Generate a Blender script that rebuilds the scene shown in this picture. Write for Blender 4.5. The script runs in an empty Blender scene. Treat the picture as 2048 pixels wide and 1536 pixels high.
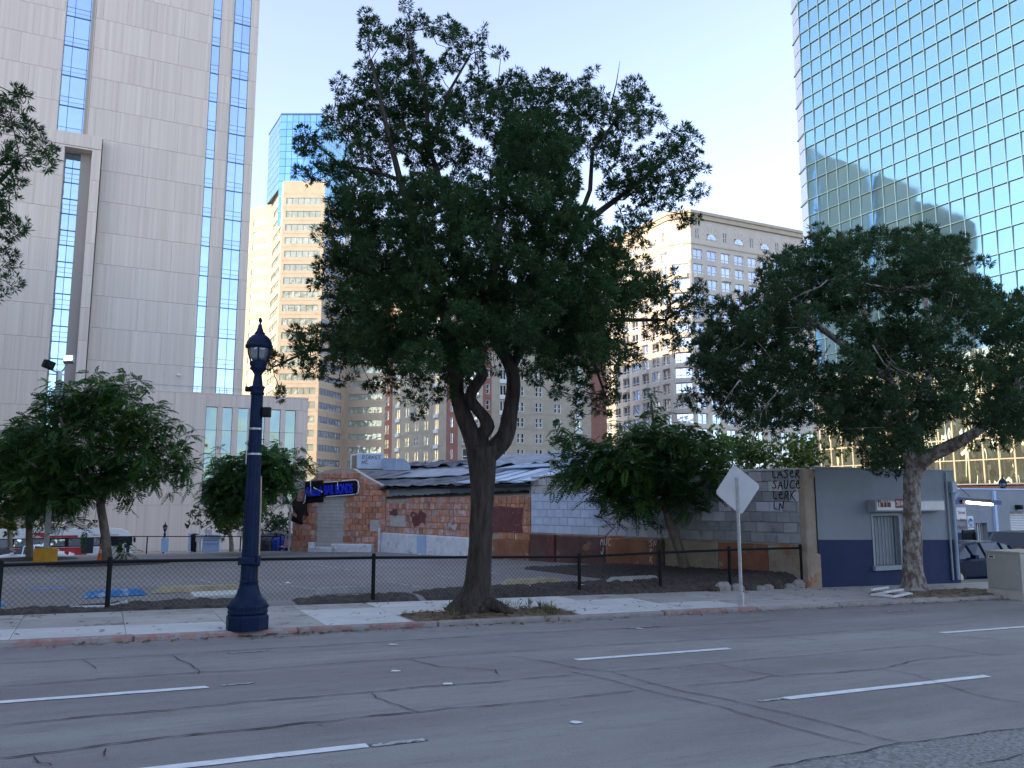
import bpy, math, random
import numpy as np
from mathutils import Matrix, Vector
R = math.radians
rng = np.random.default_rng(7)
random.seed(11)
scene = bpy.context.scene
col = scene.collection
# ------------------------------------------------------------------ camera, world, sun
CZ, FPX, AZ = 2.05, 1650.0, R(26.4)
PITCH = math.atan(232 / FPX)
cam = bpy.data.cameras.new('camera')
cam.sensor_width = 36
cam.lens = FPX / 2048 * 36
cam.clip_start, cam.clip_end = 0.1, 6000
camo = bpy.data.objects.new('camera', cam)
camo.location = (0, 0, CZ)
camo.rotation_euler = (math.pi / 2 + PITCH, 0, -AZ)
col.objects.link(camo)
scene.camera = camo

SUN_EL, SUN_DIR = R(17), R(3)          # sun lamp at left stands in for gold light bounced off glass towers
sv = Vector((-math.cos(SUN_DIR) * math.cos(SUN_EL), math.sin(SUN_DIR) * math.cos(SUN_EL), math.sin(SUN_EL)))
world = bpy.data.worlds.new('World')
scene.world = world
world.use_nodes = True
wn = world.node_tree
sky = wn.nodes.new('ShaderNodeTexSky')
sky.sky_type = 'NISHITA'
sky.sun_disc = False
sky.sun_elevation = SUN_EL
sky.sun_rotation = math.atan2(sv.x, sv.y)
sky.air_density, sky.dust_density, sky.ozone_density = 1.0, 0.5, 3.0
bg = wn.nodes['Background']
bg.inputs['Strength'].default_value = 0.15
hsv = wn.nodes.new('ShaderNodeHueSaturation')            # the evening sky is paler than a clear noon sky
hsv.inputs['Saturation'].default_value = 0.72; hsv.inputs['Hue'].default_value = 0.514
wn.links.new(sky.outputs[0], hsv.inputs['Color']); wn.links.new(hsv.outputs[0], bg.inputs['Color'])
sun = bpy.data.lights.new('sun', 'SUN')
sun.energy, sun.angle, sun.color = 2.0, R(0.5), (1.0, 0.74, 0.43)
suno = bpy.data.objects.new('sun', sun)
suno.rotation_euler = sv.to_track_quat('Z', 'Y').to_euler()
suno.location = (0, 0, 150)
col.objects.link(suno)
vs = scene.view_settings
vs.view_transform, vs.look, vs.gamma, vs.use_curve_mapping = 'Standard', 'None', 1.0, False
vs.exposure = 1.88

# ------------------------------------------------------------------ helpers: surveyed points
_r = np.array([math.cos(AZ), -math.sin(AZ), 0]); _f0 = np.array([math.sin(AZ), math.cos(AZ), 0])
_f = _f0 * math.cos(PITCH) + np.array([0, 0, math.sin(PITCH)]); _u = -_f0 * math.sin(PITCH) + np.array([0, 0, math.cos(PITCH)])
_c = np.array([0, 0, CZ])
def ray(px, py): return _r * (px - 1024) + _u * (768 - py) + _f * FPX
def on_y(px, py, y): d = ray(px, py); return _c + d * (y / d[1])
def on_x(px, py, x): d = ray(px, py); return _c + d * (x / d[0])
def on_plane(px, py, n, k): d = ray(px, py); n = np.array(n); return _c + d * ((k - n @ _c) / (n @ d))
def fwd(px, py, D): d = ray(px, py); return _c + d * (D / (d @ _f0))
SL = -0.021
def road_z(x): return SL * x
WH = 0.08
def walk_z(x): return WH + SL * x
def on_road(px, py, h=0.0): return on_plane(px, py, (-SL, 0, 1), h)
def on_walk(px, py): return on_road(px, py, WH)
LOT = -0.0175
def lot_z(y): return LOT * (y - 18.2)
def on_lot(px, py, h=0.0): return on_plane(px, py, (0, -LOT, 1), -LOT * 18.2 + h)

# ------------------------------------------------------------------ helpers: mesh builder
class MB:
    def __init__(s): s.v, s.f, s.m, s.mi = [], [], [], 0
    def add(s, vs, fs):
        n = len(s.v); s.v += [tuple(map(float, p)) for p in vs]
        for f in fs: s.f.append([i + n for i in f]); s.m.append(s.mi)
        return s
    def mat(s, i): s.mi = i; return s
    def box(s, x0, x1, y0, y1, z0, z1):
        return s.add([(x0,y0,z0),(x1,y0,z0),(x1,y1,z0),(x0,y1,z0),(x0,y0,z1),(x1,y0,z1),(x1,y1,z1),(x0,y1,z1)],
                     [(0,3,2,1),(4,5,6,7),(0,1,5,4),(1,2,6,5),(2,3,7,6),(3,0,4,7)])
    def bev(s, x0, x1, y0, y1, z0, z1, b):      # box with bevelled front and top edges
        return s.add([(x0,y1,z0),(x1,y1,z0),(x1,y1,z1),(x0,y1,z1),(x0,y0+b,z0),(x1,y0+b,z0),(x1,y0+b,z1),(x0,y0+b,z1),
                      (x0+b,y0,z0+b),(x1-b,y0,z0+b),(x1-b,y0,z1-b),(x0+b,y0,z1-b)],
                     [(0,3,2,1),(0,4,7,3),(1,2,6,5),(3,7,6,2),(0,1,5,4),(4,5,9,8),(5,6,10,9),(6,7,11,10),(7,4,8,11),(8,9,10,11)])
    def quad(s, a, b, c, d): return s.add([a,b,c,d], [(0,1,2,3)])
    def loop(s, rings, close=True, cap=(True, True)):
        n = len(rings[0]); k = len(s.v)
        vs = [p for r_ in rings for p in r_]; fs = []
        for i in range(len(rings)-1):
            for j in range(n if close else n-1):
                a = i*n+j; b = i*n+(j+1) % n
                fs.append((a, b, b+n, a+n))
        if cap[0]: fs.append(tuple(range(n-1, -1, -1)))
        if cap[1]: fs.append(tuple((len(rings)-1)*n+j for j in range(n)))
        return s.add(vs, fs)
    def lathe(s, prof, n=16, cx=0, cy=0, ph=0.0, cap=(True, True)):
        return s.loop([[(cx+r_*math.cos(2*math.pi*j/n+ph), cy+r_*math.sin(2*math.pi*j/n+ph), z) for j in range(n)] for r_, z in prof], cap=cap)
    def tube(s, pts, rad, n=6, cap=(True, True), wob=0.0):
        P = [Vector(map(float, p)) for p in pts]; rings = []
        if not hasattr(rad, '__len__'): rad = [rad]*len(P)
        t0 = (P[1]-P[0]).normalized()
        ref = Vector((0,0,1)) if abs(t0.z) < 0.9 else Vector((0,1,0))
        a = t0.cross(ref).normalized()
        for i, p in enumerate(P):
            t = (P[min(i+1, len(P)-1)]-P[max(i-1, 0)]).normalized()
            a = (a - t*a.dot(t)).normalized(); b = t.cross(a)
            rings.append([tuple(p + (a*math.cos(2*math.pi*j/n)+b*math.sin(2*math.pi*j/n))*rad[i]*(1+wob*random.uniform(-1,1))) for j in range(n)])
        return s.loop(rings, cap=cap)
    def prism_xz(s, poly, y0, y1):               # outline in x,z pushed along y
        n = len(poly)
        vs = [(x,y0,z) for x,z in poly]+[(x,y1,z) for x,z in poly]
        return s.add(vs, [tuple(range(n)), tuple(range(2*n-1,n-1,-1))]+[(j,j+n,(j+1)%n+n,(j+1)%n) for j in range(n)])
    def prism_xy(s, poly, z0, z1):
        n = len(poly)
        vs = [(x,y,z0) for x,y in poly]+[(x,y,z1) for x,y in poly]
        return s.add(vs, [tuple(range(n-1,-1,-1)), tuple(range(n,2*n))]+[(j,(j+1)%n,(j+1)%n+n,j+n) for j in range(n)])
    def mesh(s, name, mats, smooth=False):
        me = bpy.data.meshes.new(name)
        me.from_pydata(s.v, [], s.f)
        mats = mats if isinstance(mats, (list, tuple)) else [mats]
        for m_ in mats: me.materials.append(m_)
        if len(mats) > 1: me.polygons.foreach_set('material_index', s.m)
        if smooth: me.polygons.foreach_set('use_smooth', [True]*len(me.polygons))
        me.update()
        return me
WM = {}
I4 = Matrix.Identity(4)
def T(x, y, z): return Matrix.Translation((float(x), float(y), float(z)))
def RZ(a): return Matrix.Rotation(a, 4, 'Z')
def put(name, data, parent=None, M=I4, label=None, cat=None, group=None, kind=None):
    o = bpy.data.objects.new(name, data)
    col.objects.link(o)
    M = M.copy(); WM[o.name] = M
    if parent is not None:
        o.parent = parent; o.matrix_basis = WM[parent.name].inverted() @ M
    else: o.matrix_basis = M
    if label: o['label'] = label
    if cat: o['category'] = cat
    if group: o['group'] = group
    if kind: o['kind'] = kind
    return o
def thing(name, label, cat, M=I4, group=None): return put(name, None, None, M, label, cat, group)
def dup(root, M, label=None):
    def rec(o, par, W):
        c = o.copy(); col.objects.link(c); WM[c.name] = W
        if par: c.parent = par
        else: c.matrix_basis = W
        for ch in o.children: rec(ch, c, W @ ch.matrix_basis)
        return c
    r_ = rec(root, None, M)
    if label: r_['label'] = label
    return r_

# ------------------------------------------------------------------ helpers: materials
def new_mat(name):
    m_ = bpy.data.materials.new(name); m_.use_nodes = True
    return m_, m_.node_tree, m_.node_tree.nodes['Principled BSDF']
def surf(name, c1, c2=None, scale=3.0, rough=0.85, bump=0.0, bscale=None, st=(1,1,1), rnd=0.0, c3=None, s3=0.7, t3=0.62, metal=0.0, spec=0.3, lo=0.35, hi=0.65, grime=None):
    m_, nt, p = new_mat(name); N = nt.nodes; L = nt.links
    p.inputs['Roughness'].default_value = rough; p.inputs['Metallic'].default_value = metal
    p.inputs['Specular IOR Level'].default_value = spec
    c1 = (*c1, 1); c2 = (*c2, 1) if c2 else tuple(min(1, k*1.25) for k in c1[:3])+(1,)
    tc = N.new('ShaderNodeTexCoord'); mp = N.new('ShaderNodeMapping'); mp.inputs['Scale'].default_value = st
    oi = N.new('ShaderNodeObjectInfo'); ad = N.new('ShaderNodeVectorMath'); ad.operation = 'SCALE'
    cv = N.new('ShaderNodeCombineXYZ')
    for i in range(3): L.new(oi.outputs['Random'], cv.inputs[i])
    L.new(cv.outputs[0], ad.inputs[0]); ad.inputs['Scale'].default_value = 37.0 if rnd else 0.0
    av = N.new('ShaderNodeVectorMath'); L.new(tc.outputs['Object'], av.inputs[0]); L.new(ad.outputs[0], av.inputs[1])
    L.new(av.outputs[0], mp.inputs['Vector'])
    no = N.new('ShaderNodeTexNoise'); no.inputs['Scale'].default_value = scale; no.inputs['Detail'].default_value = 8; no.inputs['Roughness'].default_value = 0.62
    L.new(mp.outputs[0], no.inputs['Vector'])
    rp = N.new('ShaderNodeValToRGB'); rp.color_ramp.elements[0].position = lo; rp.color_ramp.elements[1].position = hi
    rp.color_ramp.elements[0].color = c1; rp.color_ramp.elements[1].color = c2
    L.new(no.outputs['Fac'], rp.inputs['Fac']); out = rp.outputs[0]
    if c3:
        n3 = N.new('ShaderNodeTexNoise'); n3.inputs['Scale'].default_value = s3; n3.inputs['Detail'].default_value = 6; n3.inputs['Roughness'].default_value = 0.7
        L.new(av.outputs[0], n3.inputs['Vector'])
        r3 = N.new('ShaderNodeValToRGB'); r3.color_ramp.elements[0].position = t3; r3.color_ramp.elements[1].position = t3+0.06
        L.new(n3.outputs['Fac'], r3.inputs['Fac'])
        mx = N.new('ShaderNodeMix'); mx.data_type = 'RGBA'
        L.new(r3.outputs[0], mx.inputs['Factor']); L.new(out, mx.inputs['A']); mx.inputs['B'].default_value = (*c3, 1); out = mx.outputs['Result']
    if rnd:
        hs = N.new('ShaderNodeHueSaturation'); mr = N.new('ShaderNodeMapRange')
        mr.inputs['To Min'].default_value = 1-rnd; mr.inputs['To Max'].default_value = 1+rnd
        L.new(oi.outputs['Random'], mr.inputs['Value']); L.new(mr.outputs[0], hs.inputs['Value']); L.new(out, hs.inputs['Color']); out = hs.outputs[0]
    L.new(out, p.inputs['Base Color'])
    if bump:
        nb = N.new('ShaderNodeTexNoise'); nb.inputs['Scale'].default_value = bscale or scale*4; nb.inputs['Detail'].default_value = 6
        L.new(mp.outputs[0], nb.inputs['Vector'])
        b = N.new('ShaderNodeBump'); b.inputs['Strength'].default_value = bump; b.inputs['Distance'].default_value = 0.03
        L.new(nb.outputs['Fac'], b.inputs['Height']); L.new(b.outputs[0], p.inputs['Normal'])
    return m_
def glass(name, c, rough=0.04, metal=0.85, wave=0.0, wscale=0.6, st=(1,1,1), rnd=0.06, dirt=None):
    m_, nt, p = new_mat(name); N = nt.nodes; L = nt.links
    p.inputs['Roughness'].default_value = rough; p.inputs['Metallic'].default_value = metal
    rgb = N.new('ShaderNodeRGB'); rgb.outputs[0].default_value = (*c, 1)
    oi = N.new('ShaderNodeObjectInfo'); hs = N.new('ShaderNodeHueSaturation'); mr = N.new('ShaderNodeMapRange')
    mr.inputs['To Min'].default_value = 1-rnd; mr.inputs['To Max'].default_value = 1+rnd
    L.new(oi.outputs['Random'], mr.inputs['Value']); L.new(mr.outputs[0], hs.inputs['Value']); L.new(rgb.outputs[0], hs.inputs['Color'])
    out = hs.outputs[0]
    tc = N.new('ShaderNodeTexCoord')
    if dirt:                                      # rain-washed grime below the top edge of each pane
        no = N.new('ShaderNodeTexNoise'); no.inputs['Scale'].default_value = 1.3; no.inputs['Detail'].default_value = 5
        L.new(tc.outputs['Object'], no.inputs['Vector'])
        sp = N.new('ShaderNodeSeparateXYZ'); L.new(tc.outputs['Generated'], sp.inputs[0])
        mu = N.new('ShaderNodeMath'); mu.operation = 'MULTIPLY'; L.new(sp.outputs['Z'], mu.inputs[0]); L.new(no.outputs['Fac'], mu.inputs[1])
        rr = N.new('ShaderNodeMapRange'); rr.inputs['From Min'].default_value = 0.28; rr.inputs['From Max'].default_value = 0.62; rr.inputs['To Max'].default_value = 0.55
        L.new(mu.outputs[0], rr.inputs['Value'])
        mx = N.new('ShaderNodeMix'); mx.data_type = 'RGBA'; L.new(rr.outputs[0], mx.inputs['Factor']); L.new(out, mx.inputs['A']); mx.inputs['B'].default_value = (*dirt, 1); out = mx.outputs['Result']
    L.new(out, p.inputs['Base Color'])
    if wave:
        mp = N.new('ShaderNodeMapping'); mp.inputs['Scale'].default_value = st
        geo = N.new('ShaderNodeNewGeometry'); L.new(geo.outputs['Position'], mp.inputs['Vector'])
        no = N.new('ShaderNodeTexNoise'); no.inputs['Scale'].default_value = wscale; no.inputs['Detail'].default_value = 1.5
        L.new(mp.outputs[0], no.inputs['Vector'])
        b = N.new('ShaderNodeBump'); b.inputs['Strength'].default_value = wave; b.inputs['Distance'].default_value = 0.5
        L.new(no.outputs['Fac'], b.inputs['Height']); L.new(b.outputs[0], p.inputs['Normal'])
    return m_
def plain(name, c, rough=0.6, metal=0.0, spec=0.4): 
    m_, nt, p = new_mat(name)
    p.inputs['Base Color'].default_value = (*c, 1); p.inputs['Roughness'].default_value = rough; p.inputs['Metallic'].default_value = metal
    p.inputs['Specular IOR Level'].default_value = spec
    return m_
def emit(name, c, s):
    m_, nt, p = new_mat(name)
    p.inputs['Base Color'].default_value = (*c, 1); p.inputs['Emission Color'].default_value = (*c, 1); p.inputs['Emission Strength'].default_value = s
    return m_
def leafmat(name, trans=0.35):
    m_, nt, p = new_mat(name); N = nt.nodes; L = nt.links
    at = N.new('ShaderNodeAttribute'); at.attribute_name = 'tint'
    L.new(at.outputs['Color'], p.inputs['Base Color']); p.inputs['Roughness'].default_value = 0.6; p.inputs['Specular IOR Level'].default_value = 0.12
    tr = N.new('ShaderNodeBsdfTranslucent'); L.new(at.outputs['Color'], tr.inputs['Color'])
    mx = N.new('ShaderNodeMixShader'); mx.inputs[0].default_value = trans
    L.new(p.outputs[0], mx.inputs[1]); L.new(tr.outputs[0], mx.inputs[2]); L.new(mx.outputs[0], N['Material Output'].inputs['Surface'])
    return m_
def asphalt(name, c, dk, lt, st, stain=.5):
    m_, nt, p = new_mat(name); N = nt.nodes; L = nt.links; p.inputs['Roughness'].default_value = .9; p.inputs['Specular IOR Level'].default_value = .2
    geo = N.new('ShaderNodeNewGeometry')
    def noise(sc, sv=(1,1,1), det=6, ro=.65):
        mp = N.new('ShaderNodeMapping'); mp.inputs['Scale'].default_value = sv; L.new(geo.outputs['Position'], mp.inputs['Vector'])
        n = N.new('ShaderNodeTexNoise'); n.inputs['Scale'].default_value = sc; n.inputs['Detail'].default_value = det; n.inputs['Roughness'].default_value = ro; L.new(mp.outputs[0], n.inputs['Vector']); return n.outputs['Fac']
    def ramp(f, a, b_):
        r = N.new('ShaderNodeMapRange'); r.inputs['From Min'].default_value = a; r.inputs['From Max'].default_value = b_; L.new(f, r.inputs['Value']); return r.outputs[0]
    def mix(a, b_, f, k=1.0):
        x = N.new('ShaderNodeMix'); x.data_type = 'RGBA'
        mm = N.new('ShaderNodeMath'); mm.operation = 'MULTIPLY'; mm.inputs[1].default_value = k; L.new(f, mm.inputs[0]); L.new(mm.outputs[0], x.inputs['Factor'])
        for s_, v in (('A',a),('B',b_)):
            if isinstance(v, tuple): x.inputs[s_].default_value = (*v,1)
            else: L.new(v, x.inputs[s_])
        return x.outputs['Result']
    o = mix(c, lt, ramp(noise(.5, st), .42, .66), 1.0)            # polished wheel tracks
    o = mix(o, dk, ramp(noise(.35, (.5,1,1)), .5, .66), stain)    # old repairs and oil
    o = mix(o, dk, ramp(noise(5, (.35,1.6,1)), .52, .75), .5)
    o = mix(o, lt, ramp(noise(60, (1,1,1), 2), .55, .8), .8)     # stones in the surface
    o = mix(o, tuple(k*.35 for k in dk), ramp(noise(45, (1,1,1), 3), .60, .75), .7)
    o = mix(o, tuple(min(1,k*1.7) for k in lt), ramp(noise(9, (.25,2.2,1), 4, .8), .68, .8), .45)
    L.new(o, p.inputs['Base Color'])
    b = N.new('ShaderNodeBump'); b.inputs['Strength'].default_value = .55; b.inputs['Distance'].default_value = .02; L.new(noise(70, (1,1,1), 4), b.inputs['Height']); L.new(b.outputs[0], p.inputs['Normal'])
    return m_
M = {}
M['asphalt'] = asphalt('asphalt', (.25,.236,.218), (.16,.152,.142), (.35,.333,.31), (.12,1.1,1))
M['lot_asphalt'] = asphalt('lot_asphalt', (.25,.23,.212), (.19,.172,.158), (.31,.288,.268), (.6,.5,1))
M['asphalt_patch'] = surf('asphalt_patch', (.14,.138,.135), (.34,.335,.32), 26, 0.92, 0.6, 70)
M['crack'] = surf('crack_dark', (.035,.035,.037), (.075,.075,.077), 8, 0.95)
M['paint'] = surf('road_paint', (.62,.64,.64), (.8,.81,.8), 4, 0.7, c3=(.32,.33,.34), s3=3.2, t3=.63)
M['worn_paint'] = surf('worn_paint', (.3,.31,.32), (.55,.56,.56), 6, 0.8, c3=(.13,.135,.14), s3=5, t3=.5)
M['slab_new'] = surf('slab_pale', (.55,.545,.515), (.65,.64,.6), 1.5, 0.9, 0.2, 40, rnd=.06, c3=(.34,.345,.33), s3=.9, t3=.63)
M['slab_old'] = surf('slab_tan', (.37,.345,.31), (.45,.42,.38), 1.8, 0.92, 0.3, 40, rnd=.1, c3=(.24,.22,.19), s3=1.2, t3=.58)
M['red_kerb'] = surf('red_kerb', (.3,.16,.14), (.36,.25,.22), 5, 0.85, 0.3, 40, rnd=.1, c3=(.32,.3,.28), s3=3, t3=.5)
M['kerb'] = surf('kerb_concrete', (.26,.24,.22), (.36,.335,.31), 5, 0.9, 0.3, 40, rnd=.08, c3=(.3,.14,.12), s3=2.5, t3=.6)
M['gutter'] = surf('gutter', (.2,.2,.195), (.27,.265,.26), 2, 0.9, .2, 40)
M['dirt'] = surf('dirt', (.13,.095,.065), (.25,.19,.13), 6, 0.95, 0.8, 30, c3=(.1,.075,.05), s3=2, t3=.55)
M['mulch'] = surf('mulch', (.045,.038,.033), (.11,.09,.075), 9, 0.95, 0.9, 30)
M['terrain'] = surf('terrain', (.12,.115,.11), (.17,.16,.15), .05, 0.95)
M['bark_dark'] = surf('bark_dark', (.026,.021,.018), (.075,.06,.05), 5, 0.92, 0.9, 9, st=(2.2,2.2,.45))
M['bark_flaky'] = surf('bark_flaky', (.15,.105,.085), (.38,.36,.33), 6.5, 0.92, 0.8, 14, st=(1.3,1.3,.8), lo=.42, hi=.6)
M['bark_thin'] = surf('bark_thin', (.14,.11,.085), (.24,.2,.16), 8, 0.9, 0.6, 18, st=(1.5,1.5,.5))
M['leaf'] = leafmat('leaf')
M['navy'] = surf('navy_enamel', (.005,.014,.042), (.009,.022,.06), 7, 0.5, 0.15, 60, spec=.14)
M['black'] = plain('black_coated_steel', (.01,.011,.013), .55, 0, .15)
M['galv'] = surf('galvanised', (.42,.44,.46), (.55,.57,.58), 14, 0.45, metal=.55)
M['white_alu'] = surf('white_aluminium', (.66,.68,.7), (.74,.76,.78), 3, 0.5, spec=.4)
M['panel'] = surf('stone_panel', (.57,.487,.428), (.7,.612,.545), 1.0, 0.85, 0.0, st=(2.3,2.3,.012), rnd=.022, lo=.3, hi=.7)
M['panel_back'] = plain('joint_shadow_gap', (.36,.325,.3), .9)
M['court_glass'] = glass('courthouse_glass', (.53,.71,.89), .03, .92, .05, .5)
M['court_low_glass'] = glass('podium_glass', (.2,.27,.3), .03, .85, .5, .35, st=(1,1,.5))
M['mullion_blue'] = plain('blue_grey_mullion', (.1,.17,.27), .4, .3)
M['cream'] = surf('cream_precast', (.5,.415,.31), (.58,.49,.37), .4, 0.85, rnd=.04, c3=(.45,.37,.275), s3=.25, t3=.6)
M['cream_glass'] = glass('cream_tower_glass', (.42,.45,.36), .08, .25, .6, .45, rnd=.12)
M['blue_glass'] = glass('blue_curtain_glass', (.28,.52,.8), .04, .9, .08, .2, rnd=.1)
M['beige_wall'] = surf('beige_stucco', (.36,.325,.26), (.44,.4,.32), .5, 0.9, rnd=.03)
M['brown_wall'] = surf('red_brown_stucco', (.25,.125,.1), (.31,.155,.125), .6, 0.9, rnd=.04)
M['white_frame'] = plain('white_window_frame', (.74,.75,.74), .5)
M['apt_glass'] = glass('apartment_glass', (.45,.5,.53), .05, .8, .4, .6, rnd=.25)
M['gold_lit_pane'] = glass('gold_lit_glass', (.95,.72,.36), .25, .75, .3, .8, rnd=.15)  # gold light on the left-hand apartment windows, put into the glass colour
M['hotel'] = surf('pale_stone', (.57,.51,.44), (.65,.59,.51), .4, 0.88, rnd=.03)
M['hotel_trim'] = surf('stone_cornice', (.47,.4,.31), (.55,.47,.37), .6, 0.88)
M['hotel_glass'] = glass('hotel_glass', (.46,.52,.66), .06, .7, .1, .5, rnd=.16)
M['hotel_dark'] = glass('hotel_dark_glass', (.16,.15,.17), .08, .7, .1, .5, rnd=.2)
M['teal_glass'] = glass('teal_mirror_glass', (.235,.425,.515), .03, .93, .035, .25, rnd=.035, dirt=(.28,.44,.40))
M['teal_spandrel'] = glass('teal_spandrel_glass', (.24,.42,.49), .05, .93, .035, .25, rnd=.04, dirt=(.3,.42,.35))
M['wavy_glass'] = glass('olive_reflection_glass', (.36,.37,.27), .04, .9, 1.1, .42, st=(1,1,.45), rnd=.1)  # olive tint stands for the buildings mirrored in the lower panes
M['teal_frame'] = plain('dark_teal_frame', (.16,.25,.29), .5, .3)
M['gold_lit_frame'] = plain('gold_lit_mullion', (.55,.46,.33), .5, .2)  # golden light on the lower mullions, painted into their colour
M['clay'] = surf('clay_tile', (.46,.195,.115), (.6,.3,.19), 6, 0.9, 0.5, 30, rnd=.25, c3=(.55,.44,.38), s3=3, t3=.57)
M['clay_red'] = surf('clay_tile_weathered', (.47,.24,.19), (.62,.38,.31), 6, 0.9, 0.5, 30, rnd=.22, c3=(.6,.51,.47), s3=3.5, t3=.55)
M['mortar'] = surf('mortar', (.38,.31,.26), (.5,.42,.36), 6, 0.95, .5, 30)
M['maroon'] = surf('maroon_paint', (.14,.05,.05), (.2,.08,.075), 5, 0.85, .3, 20, c3=(.42,.33,.32), s3=4, t3=.62)
M['white_wall'] = surf('peeling_whitewash', (.66,.68,.71), (.82,.84,.87), 4, 0.88, .4, 25, c3=(.42,.39,.38), s3=2.6, t3=.6)
M['pale_render'] = surf('pale_render', (.45,.43,.40), (.56,.54,.5), 2.5, 0.9, .2, 30)
M['cmu_blue'] = surf('blue_painted_block', (.52,.6,.76), (.63,.71,.84), 3, 0.88, .4, 30, rnd=.06, c3=(.55,.6,.68), s3=1.6, t3=.66)
M['cmu_lilac'] = surf('lilac_painted_block', (.53,.54,.63), (.63,.64,.71), 3, 0.88, .4, 30, rnd=.07)
M['cmu_grey'] = surf('grey_painted_block', (.28,.295,.31), (.38,.39,.4), 2.5, 0.88, .4, 30, rnd=.14, c3=(.2,.24,.3), s3=1.2, t3=.6)
M['cmu_white'] = surf('chalky_block', (.5,.49,.48), (.62,.61,.6), 4, 0.88, .4, 30, rnd=.07, c3=(.34,.29,.26), s3=2.4, t3=.58)
M['rust_wall'] = surf('rust_stained_concrete', (.24,.1,.055), (.36,.17,.095), 1.6, 0.9, .4, 25, c3=(.4,.32,.25), s3=1.1, t3=.56)
M['brown_paint'] = surf('brown_graffiti_cover', (.1,.055,.045), (.16,.09,.075), 2, 0.88, .3, 25, c3=(.25,.15,.11), s3=1.1, t3=.6)
M['tan_render'] = surf('tan_stained_concrete', (.3,.235,.175), (.42,.35,.27), 2, 0.9, .4, 25, c3=(.36,.17,.09), s3=.8, t3=.55)
M['tarp'] = surf('black_tarpaulin', (.03,.035,.045), (.075,.085,.1), 1.2, 0.5, .8, 3, spec=.5)
M['tarp_grey'] = surf('grey_tarpaulin', (.2,.22,.26), (.29,.31,.35), 1.5, 0.55, .6, 4, spec=.5)
M['sheet_metal'] = surf('pale_blue_sheet_metal', (.42,.51,.62), (.54,.62,.71), 1.5, 0.5, .2, 8, metal=.2)
M['sheet_dark'] = surf('blue_grey_sheet_metal', (.24,.32,.42), (.33,.41,.5), 1.2, 0.55, .1, 8, metal=.2)
M['blue_letter'] = plain('royal_blue_acrylic', (.025,.05,.72), .35)
M['neon'] = plain('white_neon_tube', (.78,.79,.8), .3)
M['soot'] = surf('soot_black', (.02,.016,.014), (.05,.038,.03), 3, 0.95)
M['auto_grey'] = surf('grey_wall_paint', (.22,.25,.28), (.26,.29,.32), .9, 0.8, .12, 30, c3=(.205,.235,.265), s3=.5, t3=.6)
M['auto_blue'] = surf('navy_wall_paint', (.012,.024,.075), (.018,.032,.095), 1.2, 0.75, .12, 30, c3=(.03,.045,.1), s3=1.1, t3=.6)
M['canopy_blue'] = plain('canopy_blue', (.015,.04,.17), .5)
M['grey_steel'] = surf('grey_painted_steel', (.27,.31,.34), (.32,.36,.39), 3, 0.6)
M['dark_void'] = plain('dark_interior', (.012,.012,.014), .9)
M['sign_white'] = surf('sign_white', (.6,.6,.6), (.68,.68,.68), 2, .5)
M['sign_red'] = plain('sign_red', (.3,.03,.035), .5)
M['light_blue'] = surf('pale_blue_sign', (.38,.52,.74), (.46,.6,.8), 2, .6)
M['tube'] = emit('lit_fluorescent_tube', (1.0,.86,.68), 6.0)
M['flood'] = emit('lit_floodlight', (1.0,.97,.9), 3.0)
M['cabinet'] = surf('beige_cabinet_paint', (.36,.345,.31), (.41,.395,.355), 1.5, .6, .05, 30)
M['plinth'] = surf('plinth', (.44,.41,.35), (.52,.49,.43), 3, .85, .2, 30)
M['wood_white'] = surf('weathered_white_wood', (.6,.6,.6), (.72,.72,.71), 8, .8)
M['car_blue'] = plain('blue_car_paint', (.004,.012,.045), .4, .0, .08)
M['car_white'] = plain('white_car_paint', (.72,.74,.76), .25, 0, .6)
M['car_dark'] = plain('maroon_car_paint', (.06,.012,.014), .25, .2, .6)
M['car_black'] = plain('black_car_paint', (.008,.009,.011), .4, 0, .1)
M['car_glass'] = glass('car_glass', (.03,.035,.04), .1, .15, 0, 1)
M['tyre'] = plain('tyre_rubber', (.012,.012,.012), .85)
M['rim'] = plain('alloy_rim', (.4,.41,.42), .35, .7)
M['tail_red'] = plain('tail_light_red', (.4,.015,.015), .25)
M['bus_white'] = plain('bus_white', (.7,.71,.72), .4)
M['bus_red'] = plain('bus_red', (.38,.02,.03), .4)
M['yellow_base'] = surf('yellow_painted_concrete', (.62,.3,.03), (.72,.38,.05), 4, .8, .2, 30, c3=(.4,.25,.12), s3=3, t3=.64)
M['yellow_stop'] = surf('faded_yellow_concrete', (.42,.35,.2), (.55,.48,.32), 4, .85, .3, 30)
M['blue_stop'] = surf('blue_painted_concrete', (.06,.2,.5), (.12,.3,.62), 4, .8, .3, 30, c3=(.5,.58,.66), s3=4, t3=.58)
M['grey_stop'] = surf('grey_concrete', (.33,.34,.33), (.43,.44,.42), 5, .9, .3, 30)
M['cone'] = plain('cone_orange', (.8,.13,.03), .5)
M['skin'] = plain('skin', (.3,.17,.11), .6)
M['cloth_white'] = plain('white_cloth', (.65,.67,.72), .9)
M['cloth_dark'] = plain('dark_cloth', (.03,.035,.05), .9)
M['tent_grey'] = surf('grey_brown_tarp', (.11,.095,.085), (.17,.15,.135), 3, .8, .6, 8)
M['tent_blue'] = surf('blue_tarp', (.015,.05,.33), (.03,.08,.42), 3, .5, .5, 8)
M['tent_teal'] = surf('teal_tarp', (.03,.09,.13), (.05,.14,.19), 3, .6, .7, 8)
M['bag_black'] = surf('black_bin_bag', (.008,.009,.012), (.03,.032,.04), 6, .4, .8, 10, spec=.6)
M['pink'] = plain('pink_webbing', (.6,.3,.32), .7)
M['cardboard'] = surf('cardboard', (.22,.13,.075), (.3,.19,.11), 5, .9)
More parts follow.
